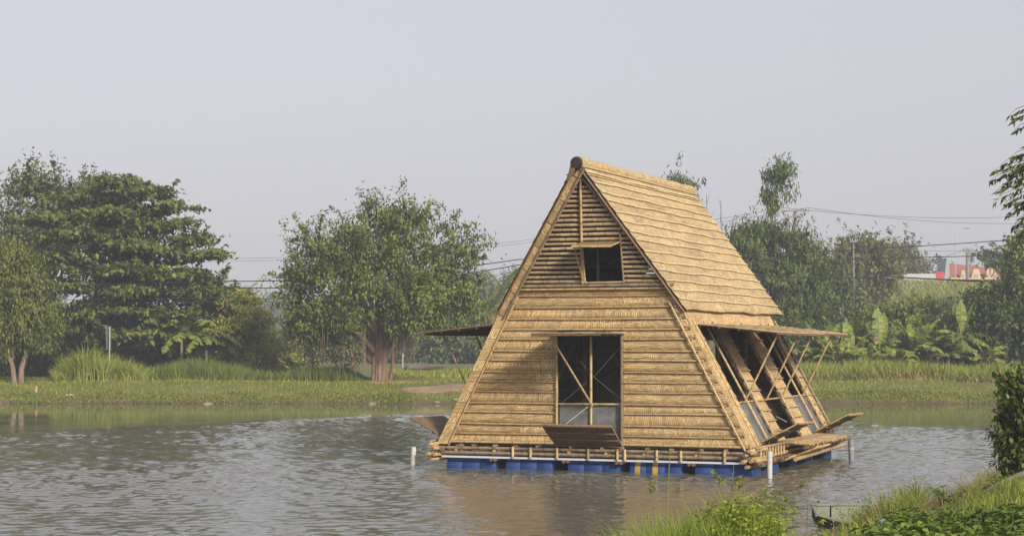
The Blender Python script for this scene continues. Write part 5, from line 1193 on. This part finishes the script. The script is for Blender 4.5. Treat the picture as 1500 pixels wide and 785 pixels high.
mb = MB(); mb.box((0, 0, 1.2 + h_ / 2), (w_, .12, h_)); mb.build('panel', M['whitepaint'], t)
mb = MB(); rw = 12 * s; mb.box((w_ / 2 + rw / 2 + .01, -.03, 1.35 + h_ / 2), (rw, .16, h_ * 1.1)); mb.build('red_panel', M['redpaint'], t)
for xx in (-w_ * .4, 0, w_ * .4): mb = MB(); mb.tube([(xx, .1, -.6), (xx, .1, 1.25)], .06, 6); mb.build('leg', M['polewood'], t)
xx = -w_ * .42
tx = MB()
while xx < w_ * .32:
    lw_ = random.uniform(.07, .12)
    tx.box((xx, -.075, 1.2 + h_ * .42), (lw_, .02, h_ * random.uniform(.26, .4))); xx += lw_ + (.05 if random.random() < .75 else .22)
tx.box((w_ * .42, -.075, 1.2 + h_ * .45), (.2, .02, h_ * .5)); tx.build('lettering', M['lettering'], t)
p = at(1400, 412, 184); zt = at(1400, 345, 184).z; t = thing('street_lamp', (p.x, 184, p.z - .8), 'tall white street lamp with a curved arm on the dyke', 'street lamp'); h_ = zt - p.z + .8
mb = MB(); mb.tube([(0, 0, -.4), (0, 0, h_), (.12, 0, h_ + .35), (.45, 0, h_ + .6), (.95, 0, h_ + .7)], [.05, .045, .04, .035, .03], 8); mb.build('pole', M['whitepaint'], t)
mb = MB(); mb.box((1.12, 0, h_ + .7), (.5, .2, .09)); mb.build('lamp_head', M['signgrey'], t)
def pole(label, px, ytop, Y, arms, r=.13):
    tp = at(px, ytop, Y); x = tp.x; z0 = hz(x, Y); t = thing('utility_pole', (x, Y, z0), label, 'utility pole'); h_ = tp.z - z0
    mb = MB(); mb.tube([(0, 0, -.2), (0, 0, h_)], [r * 1.3, r], 8); mb.build('pole', M['polewood'], t)
    for dz_, w_ in arms:
        mb = MB(); mb.box((0, -.14, h_ - dz_), (w_, .1, .10)); mb.build('crossarm', M['polewood'], t)
        for k in (-.45, -.2, .2, .45): mb = MB(); mb.tube([(k * w_, -.14, h_ - dz_ + .05), (k * w_, -.14, h_ - dz_ + .22)], [.05, .035], 6); mb.build('insulator', M['greywall'], t)
    return Vector((x, Y, tp.z))
pa = pole('grey utility pole with wide crossarms rising from the bamboo grove', 1165, 308, 122, ((.05, 1.9), (.45, 1.0)), .12)
pb = pole('dark utility pole on the dyke before the red roof', 1417, 364, 178, ((.15, .9), (.4, .6)), .14)
pc = pole('slim grey pole before the hazy olive tree', 1250, 352, 128, ((.1, .5),), .06)
# cables
def cable(label, pts, r, mat='wire', grp=None):
    P = []
    for (a, b, s_) in pts: P += sag(a, b, s_, 16)[(0 if not P else 1):]
    mb = MB(); mb.tube(P, r, 5); tag(mb.build('power_cable', M[mat]), label, 'cable', grp)
YC = 83.3
cable('thick black cable crossing the left trees, upper of the pair', [(at(-900, 432, YC), at(330, 412, YC), .15), (at(330, 412, YC), at(760, 380, YC), .25), (at(760, 380, YC), at(1500, 350, YC + 10), .2), (at(1500, 350, YC + 10), at(2300, 340, YC + 20), .2)], .022)
cable('thick black cable crossing the left trees, lower of the pair', [(at(-900, 436, YC - .3), at(330, 421, YC - .3), .12), (at(330, 421, YC - .3), at(760, 388, YC - .3), .35), (at(760, 388, YC - .3), at(2300, 345, YC + 20), .2)], .022)
cable('thin cable low across the left trees, below the thick pair', [(at(-900, 442, YC), at(330, 436, YC), .1), (at(330, 436, YC), at(800, 428, YC), .15)], .012, 'greywire')
cable('second thin cable low across the left trees', [(at(-900, 452, YC + .4), at(330, 441, YC + .4), .1), (at(330, 441, YC + .4), at(800, 431, YC + .4), .15)], .010, 'greywire')
cable('faint high wire left of the banyan', [(at(-900, 396, 150), at(420, 377, 150), .2), (at(420, 377, 150), at(800, 348, 150), .3), (at(800, 348, 150), pa + Vector((-.85, -.14, .15)), .3)], .012, 'greywire')
cable('second faint high wire left of the banyan', [(at(-900, 400, 150.5), at(420, 381, 150.5), .2), (at(420, 381, 150.5), at(800, 352, 150.5), .3), (at(800, 352, 150.5), pa + Vector((.85, -.14, .15)), .3)], .012, 'greywire')
cable('dark sagging cable bundle across the right trees', [(at(900, 380, 96), at(1110, 402, 96), .1), (at(1110, 402, 96), at(1300, 405, 96), .12), (at(1300, 405, 96), at(2100, 402, 96), .45)], .036)
cable('pale thin cable below the dark bundle across the right trees', [(at(900, 394, 96.4), at(1110, 402, 96.4), .05), (at(1110, 402, 96.4), at(1290, 406, 96.4), .10), (at(1290, 404, 96.4), at(2100, 420, 96.4), .35)], .018, 'rope')
for k, dx in enumerate((-.85, .85)):
    q = pa + Vector((dx, -.14, -.05 + .2)); cable(['upper high wire running right from the crossarm pole', 'lower high wire running right from the crossarm pole'][k], [(q, at(1500, 317 + 10 * k, 150), .35), (at(1500, 317 + 10 * k, 150), at(2000, 322 + 10 * k, 170), .2)], .014, 'greywire')
cable('wire from the dark dyke pole down to the left', [(pb + Vector((-.3, -.14, -.1)), at(1240, 405, 150), .4)], .02, 'greywire')
cable('wire from the dark dyke pole to the right', [(pb + Vector((.3, -.14, -.1)), at(1700, 400, 170), .5), ], .02, 'greywire')
cable('level faint wire behind the street lamp', [(at(1180, 364, 190), at(1900, 364, 190), .3)], .016, 'greywire')

# ------------------------------------------------------------------ render settings
c = sc.cycles
c.use_denoising = True
c.max_bounces = 6; c.diffuse_bounces = 3; c.glossy_bounces = 3; c.transmission_bounces = 3; c.transparent_max_bounces = 8; c.volume_bounces = 1
c.caustics_reflective = False; c.caustics_refractive = False; c.sample_clamp_indirect = 4
vs = sc.view_settings; vs.view_transform = 'Standard'; vs.look = 'None'; vs.exposure = 1.0; vs.gamma = 1; vs.use_curve_mapping = False
